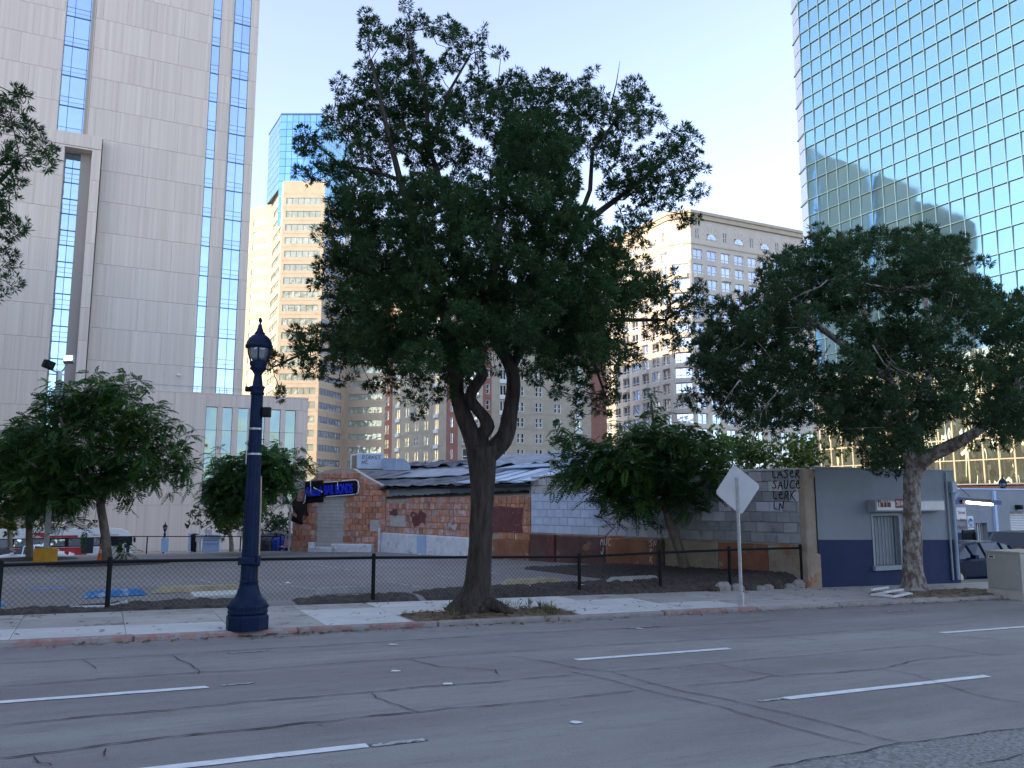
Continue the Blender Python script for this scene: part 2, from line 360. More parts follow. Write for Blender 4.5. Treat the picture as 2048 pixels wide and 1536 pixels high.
M['paper'] = plain('paper', (.72,.73,.74), .8)
M['lamp_glass'] = glass('lamp_glass', (.34,.37,.4), .1, .5, .2, 6)
M['far_block'] = surf('unseen_concrete', (.33,.3,.27), (.4,.37,.33), .2, .85)
M['ink'] = plain('black_spray_paint', (.012,.012,.016), .7)
M['white_ink'] = plain('white_spray_paint', (.72,.72,.78), .7)
M['navy_print'] = plain('navy_print', (.03,.06,.2), .6)
M['blue_print'] = plain('blue_print', (.03,.16,.4), .6)
M['red_print'] = plain('maroon_print', (.22,.02,.03), .6)


# ================================================================== THE GROUND
TILT = Matrix.Rotation(math.atan(-SL), 4, 'Y')
def terrain_z(x, y):
    pts = [(-1500,-.6),(42.4,-.8),(46,-1.2),(60,-2.45),(85,-4.25),(100,-4.4),(135,-5.5),(300,-8),(4000,-8)]
    z = np.interp(y, [p[0] for p in pts], [p[1] for p in pts])
    return z + (min(0, SL*min(x, 80)) if y < 60 else 0)
xs = [-3000,-200,-60,-30,-10,0,8,17,30,60,80,200,3000]; ys = [-1500,-40,0,13,17,30,42.4,46,60,85,100,135,300,4000]
b = MB()
b.add([(x,y,terrain_z(x,y)) for y in ys for x in xs], [(j*len(xs)+i, j*len(xs)+i+1, (j+1)*len(xs)+i+1, (j+1)*len(xs)+i) for j in range(len(ys)-1) for i in range(len(xs)-1)])
put('ground', b.mesh('ground', M['terrain']), kind='structure')
b = MB(); b.add([(x,y,road_z(x)) for y in (-30,0,7,13.72) for x in range(-60,81,10)], [(j*15+i,j*15+i+1,(j+1)*15+i+1,(j+1)*15+i) for j in range(3) for i in range(14)])
road = put('road', b.mesh('road', M['asphalt']), kind='structure')
def road_poly(name, pts, mat, h, parent=road):
    c = np.mean(pts, axis=0); b = MB()
    b.add([(p[0]-c[0], p[1]-c[1], (p[0]-c[0])*SL) for p in pts], [tuple(range(len(pts)))])
    return put(name, b.mesh(name, mat), parent, T(c[0], c[1], road_z(c[0])+h))
# lane dashes (worn ends), read off the road surface
def dash(x0, x1, y, w=.125, mat='paint', h=.008):
    n = 10; up = []; dn = []
    for i in range(n+1):
        x = x0+(x1-x0)*i/n
        up.append((x+random.uniform(-.03,.03), y+w/2+random.uniform(-.006,.006))); dn.append((x+random.uniform(-.03,.03), y-w/2+random.uniform(-.006,.006)))
    road_poly('lane_dash', dn+up[::-1], M[mat], h)
for x0, x1 in ((-6.4,-4.2),(-1.4,1.22),(6.02,8.72),(13.5,16.2),(21,23.6),(28.4,31)): dash(x0, x1, 10.12)
for x0, x1 in ((-7,-4.6),(-.3,2.2),(6.98,10.5),(14.4,17.0),(21.8,24.2)): dash(x0, x1, 7.24)
dash(2.2, 2.72, 7.22, .09, 'worn_paint'); dash(6.6, 6.98, 7.25, .07, 'worn_paint'); dash(1.35, 1.75, 10.15, .06, 'worn_paint')
dash(1.7, 2.25, 12.25, .05, 'worn_paint'); dash(8.3,9.1,12.45,.05,'worn_paint'); dash(15.2,16.2,12.7,.06,'worn_paint')
for px, py in ((790,1343),(1152,1446),(895,1369),(785,1290),(1280,1258)):
    p = on_road(px, py); road_poly('road_mark', [(p[0]+.09*math.cos(a)*random.uniform(.5,1.2), p[1]+.06*math.sin(a)*random.uniform(.5,1.2)) for a in np.linspace(0,6.28,9)[:-1]], M['paint'], .010)
# coarse patch near the camera
pp = [on_road(*q)[:2] for q in ((1534,1536),(1804,1488),(2047,1455),(2300,1420))]
road_poly('road_patch', [tuple(p) for p in pp]+[(9,2),(3.8,2)], M['asphalt_patch'], .004)
CR = [[(0,548),(300,515),(600,487),(900,460),(1150,437),(1300,425),(1480,412),(1700,390),(2047,365)],
 [(0,680),(300,640),(600,603),(900,572),(1150,543),(1300,530),(1500,510),(1800,480),(2047,458)],
 [(0,297),(300,281),(600,263),(800,251),(1100,235),(1500,212),(1800,195),(2047,180)],
 [(0,390),(600,345),(1000,320),(1400,290),(1800,265),(2047,250)],[(1480,415),(1500,435),(1600,465),(1680,490)],[(130,670),(160,695),(190,712)],
 [(690,265),(740,285),(790,320),(795,340)],[(1640,280),(1760,310),(1980,322),(2000,340)],[(335,285),(360,300),(385,318)],[(410,640),(415,670)],[(1270,540),(1290,548)]]
CR2 = [[(0,268),(150,290),(270,317),(400,330),(560,375),(700,410),(840,435),(1000,475),(1180,515),(1320,555),(1500,600),(1560,615)],
 [(230,328),(380,360),(520,400),(680,432),(800,458),(900,490),(1100,545),(1250,590),(1400,625)],
 [(400,330),(640,312),(860,290),(1200,262),(1540,230),(1680,225),(1800,245),(1920,262),(2047,255)],
 [(700,388),(900,370),(1050,345),(1250,335),(1480,317),(1600,340),(1700,370),(1850,420),(1960,440),(2047,452)],
 [(810,297),(950,325),(1090,350)],[(0,178),(400,158),(800,140),(1090,120),(1330,136)],[(0,250),(400,222),(800,200),(1060,188),(1500,155),(1840,130)],
 [(1060,188),(1240,206)],[(1550,155),(1720,185),(1950,200)],[(1020,710),(1300,660),(1480,627),(1560,615),(1800,585),(2047,550)],[(0,360),(240,343)],
 [(0,458),(250,435),(500,405)],[(680,155),(810,168)],[(920,148),(1040,158)],[(1500,310),(1640,280),(1860,265)],[(1850,700),(1930,685),(2047,660)]]
def crack(pts, w):
    P = [np.array(p) for p in pts]; Q = []
    for a, c in zip(P[:-1], P[1:]):
        n = max(2, int(np.linalg.norm(c-a)/.12))
        for i in range(n): Q.append(a+(c-a)*i/n)
    Q.append(P[-1]); off = 0; l = []; r_ = []
    for i, q in enumerate(Q):
        t = Q[min(i+1,len(Q)-1)]-Q[max(i-1,0)]; t = t/np.linalg.norm(t); nn = np.array((-t[1],t[0]))
        off = off*.8+random.gauss(0,.014); ww = .75*w*abs(random.gauss(1,.5))*(.35 if i in (0,len(Q)-1) else 1)+.002
        l.append(tuple(q+nn*(off+ww))); r_.append(tuple(q+nn*(off-ww)))
    c = np.mean(l, axis=0); n = len(l); b = MB()
    b.add([(p[0]-c[0],p[1]-c[1],(p[0]-c[0])*SL) for p in l+r_], [(n+i,n+i+1,i+1,i) for i in range(n-1)])
    put('crack', b.mesh('crack', M['crack']), road, T(c[0],c[1],road_z(c[0])+.012))
for base, L_ in ((0,CR),(1024,CR2)):
    for k, c in enumerate(L_): crack([on_road(base+x/2, 1180+y/2)[:2] for x, y in c], .011 if (base == 0 and k < 2) else (.009 if base == 0 and k == 2 else .0065))
# kerb and pavement
walk = put('pavement', MB().box(-30,62,13.86,16.78,-.4,-.02).mesh('pavement', M['kerb']), None, T(0,0,WH)@TILT, kind='structure')
kerb = put('kerb', MB().box(-30,62,13.78,13.86,-.4,-.03).mesh('kerb', M['kerb']), None, T(0,0,WH)@TILT, kind='structure')
km = MB().bev(0,2.38,0,.15,-.3,0,.02).mesh('kerb_stone', M['red_kerb']); kg = km.copy(); kg.materials[0] = M['kerb']
for i in range(-4, 25):
    x = i*2.4+.6
    red = x < 4.4 or 8.5 < x < 11
    put('kerb_stone', km if red else kg, kerb, T(x,13.715+random.uniform(-.006,.006),walk_z(x)+random.uniform(-.008,.006))@TILT)
rows = [(13.875,14.94),(14.95,16.0),(16.01,16.77)]; sm = {}
for i in range(-6, 26):
    x = -1.0+i*1.5
    for k, (y0, y1) in enumerate(rows):
        x0, x1 = x, x+1.49
        if k == 0 and x1 > 5.05 and x0 < 8.35:
            if x0 < 5.05 < x1 and 5.05-x0 > .2: x1 = 5.05
            elif x0 < 8.35 < x1 and x1-8.35 > .2: x0 = 8.35
            else: continue
        if k == 0 and 17.2 < x < 20.4: continue
        pale = (k == 0 and (x < 1.2 or 2.9 < x < 11.6)) or (k == 1 and 2.9 < x < 10.5) or (k == 2 and 4.4 < x < 9)
        key = (k, round(x1-x0,2), pale)
        if key not in sm: sm[key] = MB().bev(0,x1-x0,0,y1-y0,-.1,0,.008).mesh('slab', M['slab_new' if pale else 'slab_old'])
        put('slab', sm[key], walk, T(x0,y0,walk_z(x0)+random.uniform(-.006,.006))@TILT)
def bumpy(name, x0, x1, y0, y1, zf, mat, nx, ny, amp, edge=.05, kind='structure', shape=None):
    b = MB(); vs = []
    for j in range(ny+1):
        for i in range(nx+1):
            u, v = i/nx, j/ny; x = x0+(x1-x0)*u; y = y0+(y1-y0)*v
            e = min(u, 1-u, v, 1-v)*min(nx, ny)
            m = min(1, e) if shape is None else max(0, 1-((2*u-1)**2+(2*v-1)**2))
            vs.append((x, y, zf(x,y)+(-edge if m <= 0 else edge*.4+amp*m*random.uniform(.2,1))))
    b.add(vs, [(j*(nx+1)+i,j*(nx+1)+i+1,(j+1)*(nx+1)+i+1,(j+1)*(nx+1)+i) for j in range(ny) for i in range(nx)])
    return put(name, b.mesh(name, mat, True), kind=kind)
bumpy('tree_pit_soil', 5.02, 8.4, 13.87, 15.0, lambda x,y: walk_z(x)-.03, M['dirt'], 34, 12, .05)
bumpy('tree_pit_soil', 17.4, 21.9, 13.87, 15.2, lambda x,y: walk_z(x)-.02, M['dirt'], 40, 12, .07)
# parking lot
def bank(x, y):
    t = min(1, max(0, (y-16.79)/.55)); t = t*t*(3-2*t); return (walk_z(x)-.03)*(1-t)+lot_z(y)*t
b = MB(); LX = list(range(-45,16,5))+[17.48]; LY = (16.79,16.93,17.06,17.2,17.34,20,28,36,42.6)
b.add([(x,y,bank(x,y)) for y in LY for x in LX], [(j*len(LX)+i,j*len(LX)+i+1,(j+1)*len(LX)+i+1,(j+1)*len(LX)+i) for j in range(len(LY)-1) for i in range(len(LX)-1)])
lot = put('parking_lot', b.mesh('parking_lot', M['lot_asphalt']), kind='structure')
bumpy('mulch_strip', -12, 3.2, 16.76, 18.3, lambda x,y: bank(x,y), M['mulch'], 110, 12, .09)
bumpy('mulch_strip', 3.6, 6.3, 16.78, 17.6, lambda x,y: bank(x,y), M['mulch'], 30, 8, .07)
bumpy('mulch_strip', 6.3, 12.2, 16.8, 18.0, lambda x,y: bank(x,y), M['mulch'], 50, 10, .08)
bumpy('mulch_bed', 12.0, 17.44, 16.8, 23.5, lambda x,y: bank(x,y)+.01, M['mulch'], 60, 90, .07)


def lot_line(a, c, w=.1, mat='worn_paint'):
    A = np.array(on_lot(*a)[:2]); B_ = np.array(on_lot(*c)[:2]); t = (B_-A)/np.linalg.norm(B_-A); n = np.array((-t[1],t[0]))*w/2
    b = MB(); b.add([(p[0]-A[0],p[1]-A[1],LOT*(p[1]-A[1])) for p in (A-n,B_-n,B_+n,A+n)], [(0,1,2,3)])
    put('stall_line', b.mesh('stall_line', M[mat]), lot, T(A[0],A[1],lot_z(A[1])+.006))
for a, c in (((395,1159),(432,1168)),((545,1166),(640,1181)),((770,1163),(860,1178)),((868,1150),(908,1157)),((1070,1152),(1140,1166)),((975,1144),(1020,1152)),((1000,1134),(1100,1128)),
             ((1115,1140),(1260,1132)),((20,1108),(48,1116)),((300,1100),(345,1107)),((372,1102),(405,1108)),((585,1113),(760,1108)),((405,1110),(440,1114)),((620,1128),(700,1140)),((1180,1136),(1300,1128))): lot_line(a, c)
b = MB().bev(0,1.15,0,.8,-.1,.05,.02); pd = on_lot(386,1205); put('concrete_pad', b.mesh('concrete_pad', M['slab_new']), lot, T(pd[0],pd[1],lot_z(pd[1])+.08))

# ================================================================== BUILDINGS
def frame_of(P0, P1):
    a = math.atan2(P1[1]-P0[1], P1[0]-P0[0]); return math.hypot(P1[0]-P0[0], P1[1]-P0[1]), lambda z=0.0: T(P0[0],P0[1],z)@RZ(a)
def wall_open(mb, x0, x1, z0, z1, ops, d):
    xs = sorted({x0,x1}|{round(o[i],4) for o in ops for i in (0,1)}); zs = sorted({z0,z1}|{round(o[i],4) for o in ops for i in (2,3)})
    for a, c in zip(xs[:-1], xs[1:]):
        for e, f in zip(zs[:-1], zs[1:]):
            m, n = (a+c)/2, (e+f)/2
            if any(o[0] < m < o[1] and o[2] < n < o[3] for o in ops): continue
            mb.quad((a,0,e),(c,0,e),(c,0,f),(a,0,f))
    for a, c, e, f in [o[:4] for o in ops]:
        mb.quad((a,0,e),(c,0,e),(c,d,e),(a,d,e)); mb.quad((a,d,f),(c,d,f),(c,0,f),(a,0,f))
        mb.quad((a,0,e),(a,d,e),(a,d,f),(a,0,f)); mb.quad((c,d,e),(c,0,e),(c,0,f),(c,d,f))
    return mb
_wc = {}
def winmesh(w, h, mx, mz, d, fr, fm, gm, key=None, bw=.07, name='window', split=None, gm2=None):
    k = (round(w,3),round(h,3),tuple(mx),tuple(mz),d,fr,fm,gm,split,gm2,name)
    if k in _wc: return _wc[k]
    b = MB(); y0, y1 = d-fr, d-.01
    b.mat(0)
    b.box(0,bw,y0,y1,0,h); b.box(w-bw,w,y0,y1,0,h); b.box(bw,w-bw,y0,y1,0,bw); b.box(bw,w-bw,y0,y1,h-bw,h)
    for f in mx: b.box(w*f-bw/2,w*f+bw/2,y0,y1,bw,h-bw)
    xs = [0]+[w*f for f in mx]+[w]
    for f in mz:
        for a, c in zip(xs[:-1], xs[1:]): b.box(a+bw/2+.002,c-bw/2-.002,y0+.004,y1,h*f-bw/2,h*f+bw/2)
    if split:
        b.mat(1).quad((0,d,0),(w*split,d,0),(w*split,d,h),(0,d,h)); b.mat(2).quad((w*split,d,0),(w,d,0),(w,d,h),(w*split,d,h))
        me = b.mesh(name, [M[fm],M[gm],M[gm2]])
    else:
        b.mat(1).quad((0,d,0),(w,d,0),(w,d,h),(0,d,h)); me = b.mesh(name, [M[fm],M[gm]])
    _wc[k] = me; return me
def jit(a=.0025): return Matrix.Rotation(random.gauss(0,a),4,'Z')@Matrix.Rotation(random.gauss(0,a),4,'X')

# ---- courthouse tower -------------------------------------------------
ct = thing('courthouse', 'tall pale stone tower with narrow blue glass strips running full height', 'building', T(0,135,-5.6))
LV = [66.35+4.87*k for k in range(-10, 6)]                 # floor joints, 17.65 ... 90.7
put('wall', MB().box(-45,-9.2,.35,18,-1,88).box(-9.2,-5.6,1.7,18,-1,88).box(-5.6,12.5,.35,18,-1,88).box(-45,9,18.01,36,-1,50).box(12.5,19.28,.8,18,-1,88).mesh('wall', M['panel_back']), ct, T(0,135,0))  # low rear box is unseen, added to keep sun off the apartment block
_pc = {}
def panel(x0, x1, z0, z1, y, root, mat='panel', g=.03, dep=.3):
    if z1-z0 < .2 or x1-x0 < .2: return
    k = (round(x1-x0,2), round(z1-z0,2), mat, dep)
    if k not in _pc: _pc[k] = MB().bev(g*.25,k[0]-g*.25,0,dep,g/2,k[1]-g/2,.012).mesh('panel', M[mat])
    put('panel', _pc[k], root, T(x0,y,z0))
def strips(x0, x1, cols): return [(x0+(x1-x0)*i/cols, x0+(x1-x0)*(i+1)/cols) for i in range(cols)]
for k in range(15):
    z0, z1 = LV[k], LV[k+1]
    if k < 0: continue
    sh = .0 if k % 2 else -.9
    edges = [-5.0+.03, -4.0 if k % 2 == 0 else -1.2] + ([-.6,3.6,7.8,12.0] if k % 2 == 0 else [2.9,7.1,12.0])
    if z0 < 56.5 and k < 8: edges = [-2.75]+[e for e in edges if e > -1.5]
    for a, c in zip(edges[:-1], edges[1:]): panel(a, c, z0, z1, 135, ct)
    panel(13.35, 15.15, z0, z1, 135, ct); panel(18.0, 19.3, z0, z1, 135, ct)
    if z0 > 56: 
        for a, c in ((-22,-17.6),(-17.6,-13.2),(-13.2,-10.1),(-10.1,-9.05)) if k % 2 else ((-22,-19),(-19,-14.6),(-14.6,-9.05)): panel(a, c, z0, z1, 135, ct)
# projecting lower left block with its own recessed strip
ct2 = put('wing', MB().box(-24,-7.75,133.9,135,-6,56.3).box(-4.05,-2.9,133.9,135,-6,56.3).box(-7.75,-4.05,133.9,135,54.3,56.3).mesh('wing', M['panel_back']), ct, T(0,0,0))
def wingpanel(x0, x1, z0, z1): panel(x0, x1, z0, z1, 133.6, ct2)
zs = [54.3-4.87*k for k in range(0, 12)]
for a, c in ((-24,-19),(-19,-14),(-14,-9),(-9,-4.4),(-4.4,-2.85)): wingpanel(a, c, 54.35, 56.4)
for k in range(11):
    for a, c in ((-24,-20),(-20,-15.6),(-15.6,-11.2),(-11.2,-8.8),(-8.8,-7.7)) if k % 2 else ((-24,-18),(-18,-13.2),(-13.2,-7.7)): wingpanel(a, c, zs[k+1], zs[k])
    wingpanel(-4.05,-2.85, zs[k+1], zs[k])
put('soffit', MB().box(-7.7,-4.06,133.62,136.55,54.05,54.28).mesh('soffit', M['panel']), ct2, I4)
for s_ in (-7.72,-4.08): put('reveal', MB().box(s_-.03,s_+.03,133.9,136.6,-6,54.0).mesh('reveal', M['panel']), ct2, I4)
for s_ in (-9.1,-5.1): put('reveal', MB().box(s_-.05,s_+.05,135.32,136.6,56.5,92).mesh('reveal', M['panel']), ct, I4)
# glass strips: each floor has a tall light and two shallow ones
mul = MB()
def strip(x0, x1, y, z_lo, z_hi, cuts, lv):
    xs = [x0]+[x0+(x1-x0)*c for c in cuts]+[x1]
    for a, c in zip(lv[:-1], lv[1:]):
        for e, f in ((a,a+.7),(a+.7,a+1.45),(a+1.45,c)):
            e, f = max(e, z_lo), min(f, z_hi)
            if f-e < .2: continue
            for m, n in zip(xs[:-1], xs[1:]):
                k = ('p', round(n-m,2), round(f-e,2))
                if k not in _pc: _pc[k] = MB().box(.03,k[1]-.03,0,.05,.03,k[2]-.03).mesh('pane', M['court_glass'])
                put('pane', _pc[k], ct, T(m,y,e)@jit(.0015))
            mul.box(x0,x1,y-.03,y+.09,f-.03,f+.03) if f-a > 1 else mul.box(x0,x1,y-.01,y+.09,f-.025,f+.025)
        mul.box(x0,x1,y-.09,y-.02,a-.07,a+.07)
    for m in xs: mul.box(m-.04,m+.04,y-.07,y+.1,z_lo,z_hi)
lvw = [zs[0]-4.87*k for k in range(11,-1,-1)]
strip(-7.7,-4.1,136.3,2,54.0,(.3,.84),[z for z in lvw])
strip(-9.05,-5.15,136.3,56.6,92,(.3,.84),LV)
strip(12.05,13.3,135.2,18.4,92,(),LV); strip(15.4,17.95,135.25,18.4,92,(.5,),LV)
put('mullion', mul.mesh('mullion', M['mullion_blue']), ct, I4)
# slanted return beside the wide strip
b = MB(); b.quad((15.15,135.02,18),(15.15,135.02,92),(15.42,135.3,92),(15.42,135.3,18)); put('reveal', b.mesh('reveal', M['panel']), ct, I4)
# low front block with tall slots
slots = [(14.04,15.68),(16.48,17.92),(18.81,20.5),(21.3,22.85),(23.73,25.3),(26.1,27.7)]
pod = put('podium', MB().box(-2.8,29.5,134.75,139,-6,18.2).mesh('podium', M['panel_back']), ct, I4)
pxs = [5,9,13.9] ; pzs = [18.3,12.75,7.2,1.3,-5.5]
def podpanel(a, c, e, f): panel(a, c, e, f, 134.3, pod)
for k in range(4):
    for a, c in ((-2.8,1.2),(1.2,5.2),(5.2,9.5),(9.5,14.0)): podpanel(a, c, pzs[k+1], pzs[k])
    for i in range(6):
        if k < 2 or k == 2:
            top = 16.35 if k == 0 else pzs[k]
            c = slots[i+1][0] if i < 5 else 29.65
            podpanel(slots[i][1], c, pzs[k+1], top)
        else: podpanel(slots[i][0], slots[i+1][0] if i < 5 else 29.65, pzs[k+1], pzs[k])
for a, c in ((14.0,18.4),(18.4,23.1),(23.1,29.65)): podpanel(a, c, 16.35, 18.3)
for a, c in slots:
    for e, f in ((1.4,5),(5,9.2),(9.2,12.75),(12.75,16.3)):
        k = ('q', round(c-a,2), round(f-e,2))
        if k not in _pc: _pc[k] = MB().box(.04,k[1]-.04,0,.05,.03,k[2]-.03).mesh('pane', M['court_low_glass'])
        put('pane', _pc[k], pod, T(a,134.6,e)@jit(.004))
put('coping', MB().box(-2.8,29.7,134.28,139.1,18.3,18.5).mesh('coping', M['panel']), pod, I4)
rl = MB()
for i in range(13): rl.box(6+i*1.1,6.05+i*1.1,134.9,134.95,18.5,19.5)
rl.box(5.5,20,134.9,134.95,19.45,19.5); put('roof_rail', rl.mesh('roof_rail', M['galv']), pod, I4)
put('roof_unit', MB().bev(5.7,8.2,136.2,137.6,18.5,19.9,.05).mesh('roof_unit', M['light_blue']), pod, I4)
put('security_camera', MB().bev(9.55,10.05,134.6,134.95,20.9,21.2,.03).mesh('security_camera', M['white_alu']), ct, I4)

# ---- cream stepped tower with blue glass crown --------------------------
cr = thing('office_tower', 'cream banded office tower with angled facets and a blue glass crown', 'building', T(50,246,-8))
Fc = [((33,281),(44.6,264.0),[12.2,18.6],97.0), ((44.55,263.8),(44.51,245.85),[2.5,16.2],98.2), ((44.51,245.85),(55.86,240.22),[1.0,11.7],98.2), ((55.86,240.22),(67.08,252.5),[.4,14.2],92.0), ((67.08,252.5),(79,241.6),[1.4,12.6],80.0)]
foot = [(33,281.5),(44.9,264.2),(44.9,246.1),(55.8,240.8),(67.0,253.1),(79,242.2),(96,262),(70,296),(40,296)]
put('wall', MB().prism_xy(foot,-8,79.5).mesh('wall', M['dark_void']), cr, I4)
fl0 = 65.98-4.15*17
for i, (P0, P1, (wa, wb), top) in enumerate(Fc):
    W, fr = frame_of(P0, P1); ops = []
    n = 26
    for k in range(n):
        z = fl0+4.15*k
        if z+2.4 > top-1: break
        ops.append((wa,wb,z,z+1.95))
    wb_ = MB(); wall_open(wb_, 0, W, -8, top, ops, .2)
    wb_.box(0,W,.55,1.2,top-.6,top)
    put('wall', wb_.mesh('wall', M['cream']), cr, fr())
    nv = max(3, int((wb-wa)/1.55)); 
    for k, (a, c, e, f) in enumerate(ops):
        me = winmesh(c-a, f-e, [j/nv for j in range(1,nv)], [], .18, .07, 'mullion_blue', 'cream_glass', bw=.05) if i != 3 else winmesh(c-a, f-e, [j/nv for j in range(1,nv)], [], .18, .07, 'mullion_blue', 'hotel_glass', bw=.05)
        put('window', me, cr, fr(e)@T(a,0,0)@jit(.004))
    # shallow floor joints standing proud as string courses
    sc_ = MB()
    for k in range(n):
        z = fl0+4.15*k-.95
        if z < top-2: sc_.box(0,W,-.06,0,z,z+.12)
    put('string_course', sc_.mesh('string_course', M['cream']), cr, fr())
# crown of blue glass
cw = [((42.66,264.6),(43.5,248.6),-1,9), ((43.5,248.6),(54.9,242.9),-1,7), ((54.9,242.9),(68,258.8),-1,12)]
foot = [(42.75,264.7),(43.75,249.0),(54.8,243.2),(67.9,259.1),(60,276),(46,276)]
put('crown_core', MB().prism_xy(foot,97.6,120.4).prism_xy([(45.4,263),(45.4,249.2),(54.8,243.4),(67.9,259.1),(60,276),(46,276)],79.6,97.55).mesh('crown_core', M['mullion_blue']), cr, I4)
put('crown_cap', MB().prism_xy([(42.5,264.6),(43.4,248.4),(54.95,242.6),(68.3,258.8),(60.2,276.4),(45.8,276.4)],120.45,120.9).mesh('crown_cap', M['mullion_blue']), cr, I4)
pm = {}; joined = MB()
for i, (P0, P1, _, nc) in enumerate(cw):
    W, fr = frame_of(P0, P1); cwid = W/nc
    for r_ in range(17):
        z0 = 79.7+r_*2.4
        for c in range(nc):
            if i < 2 and z0 < 96 and i == 0: continue
            if i < 2 and z0 > 84:
                k = (i,)
                if k not in pm: pm[k] = MB().box(.06,cwid-.06,0,.1,.06,2.34).mesh('pane', M['blue_glass'])
                put('pane', pm[k], cr, fr(z0)@T(c*cwid,-.02,0)@jit(.004))
            elif i == 2:
                q = [(fr(z0)@T(c*cwid,-.02,0)@Vector(p))[:] for p in ((.06,0,.06),(cwid-.06,0,.06),(cwid-.06,0,2.34),(.06,0,2.34))]
                joined.quad(*q)
put('pane', joined.mesh('pane', M['teal_glass']), cr, I4, kind='stuff')

# ---- beige and red-brown apartment block --------------------------------
ap = thing('apartment_block', 'beige and red-brown apartment block with white double windows behind the roof', 'building', T(60,150,-7))
put('wall', MB().prism_xy([(53.4,165.5),(59.7,142.8),(62.7,138.5),(88.8,138.5),(88.8,176),(58,176)],-7,43.6).mesh('wall', M['dark_void']), ap, I4)
secs = [((52.7,165.9),(53.4,163.3),'brown_wall',[(.55,'pair')]), ((53.4,163.3),(58.2,145.3),'beige_wall',[(2.0,'bay'),(5.3,'pair'),(8.6,'pair'),(11.9,'pair'),(15.3,'bay')]),
        ((58.2,145.3),(59.15,141.8),'brown_wall',[(1.6,'one')]), ((59.15,141.8),(62.35,137.75),'beige_wall',[(.9,'wide')]),
        ((62.35,137.75),(64.17,137.75),'brown_wall',[(1.0,'one')]), ((64.17,137.75),(85.73,137.75),'beige_wall',[(2.3,'bay'),(6.0,'pair'),(9.9,'pair'),(14.0,'pair'),(18.6,'bay')]), ((85.73,137.75),(89.4,137.75),'brown_wall',[])]
for si, (P0, P1, mt, cols) in enumerate(secs):
    W, fr = frame_of(P0, P1)
    for k in range(-5, 11):
        zt = 11.5+2.97*k; ops = []; wl = []
        for cx, ty in cols:
            if ty == 'pair': pos = [(cx-.75,.68,1.85),(cx+.1,.68,1.85)]
            elif ty == 'one': pos = [(cx-.35,.75,1.85)]
            elif ty == 'wide': pos = [(cx,3.4,2.1)]
            else: pos = [(cx-.6,1.35,1.95)]
            for x, w, h in pos:
                if x+w > W-.05: x = W-.05-w
                ops.append((x,x+w,zt-h-.0,zt)); wl.append((x,w,h,ty))
        b = MB(); wall_open(b, .0, W, zt-2.35, zt+.6, ops, .25)
        b.quad((0,0,zt+.6),(W,0,zt+.6),(W,.12,zt+.6),(0,.12,zt+.6)); b.quad((0,.12,zt-2.35),(W,.12,zt-2.35),(W,0,zt-2.35),(0,0,zt-2.35))
        put('wall_panel', b.mesh('wall_panel', M[mt]), ap, fr())
        for x, w, h, ty in wl:
            lit = si < 2 and (ty == 'bay' or random.random() < .75)
            g = 'gold_lit_pane' if lit else ('apt_glass' if random.random() < .7 else 'hotel_dark')
            if ty == 'wide': me = winmesh(w,h,[.33,.66],[.3],.2,.14,'white_frame',g,bw=.1)
            elif ty == 'bay': me = winmesh(w,h,[.5],[],.2,.14,'white_frame',g,bw=.09)
            else: me = winmesh(w,h,[],[.5],.2,.14,'white_frame',g,bw=.09)
            wd = put('window', me, ap, fr(zt-h)@T(x,0,0)@jit(.004))
            if ty == 'bay': put('sill_panel', MB().bev(-.08,w+.08,-.22,.0,-.72,-.04,.03).mesh('sill_panel', M['white_alu']), wd, fr(zt-h)@T(x,0,0))
            if ty == 'wide': put('sill_panel', MB().bev(-.15,w+.15,-.3,.0,-.4,-.04,.03).mesh('sill_panel', M['beige_wall']), wd, fr(zt-h)@T(x,0,0))
    b = MB().box(0,W,-.1,.5,11.5+2.97*10+.62,11.5+2.97*10+2.2); put('parapet', b.mesh('parapet', M[mt]), ap, fr())

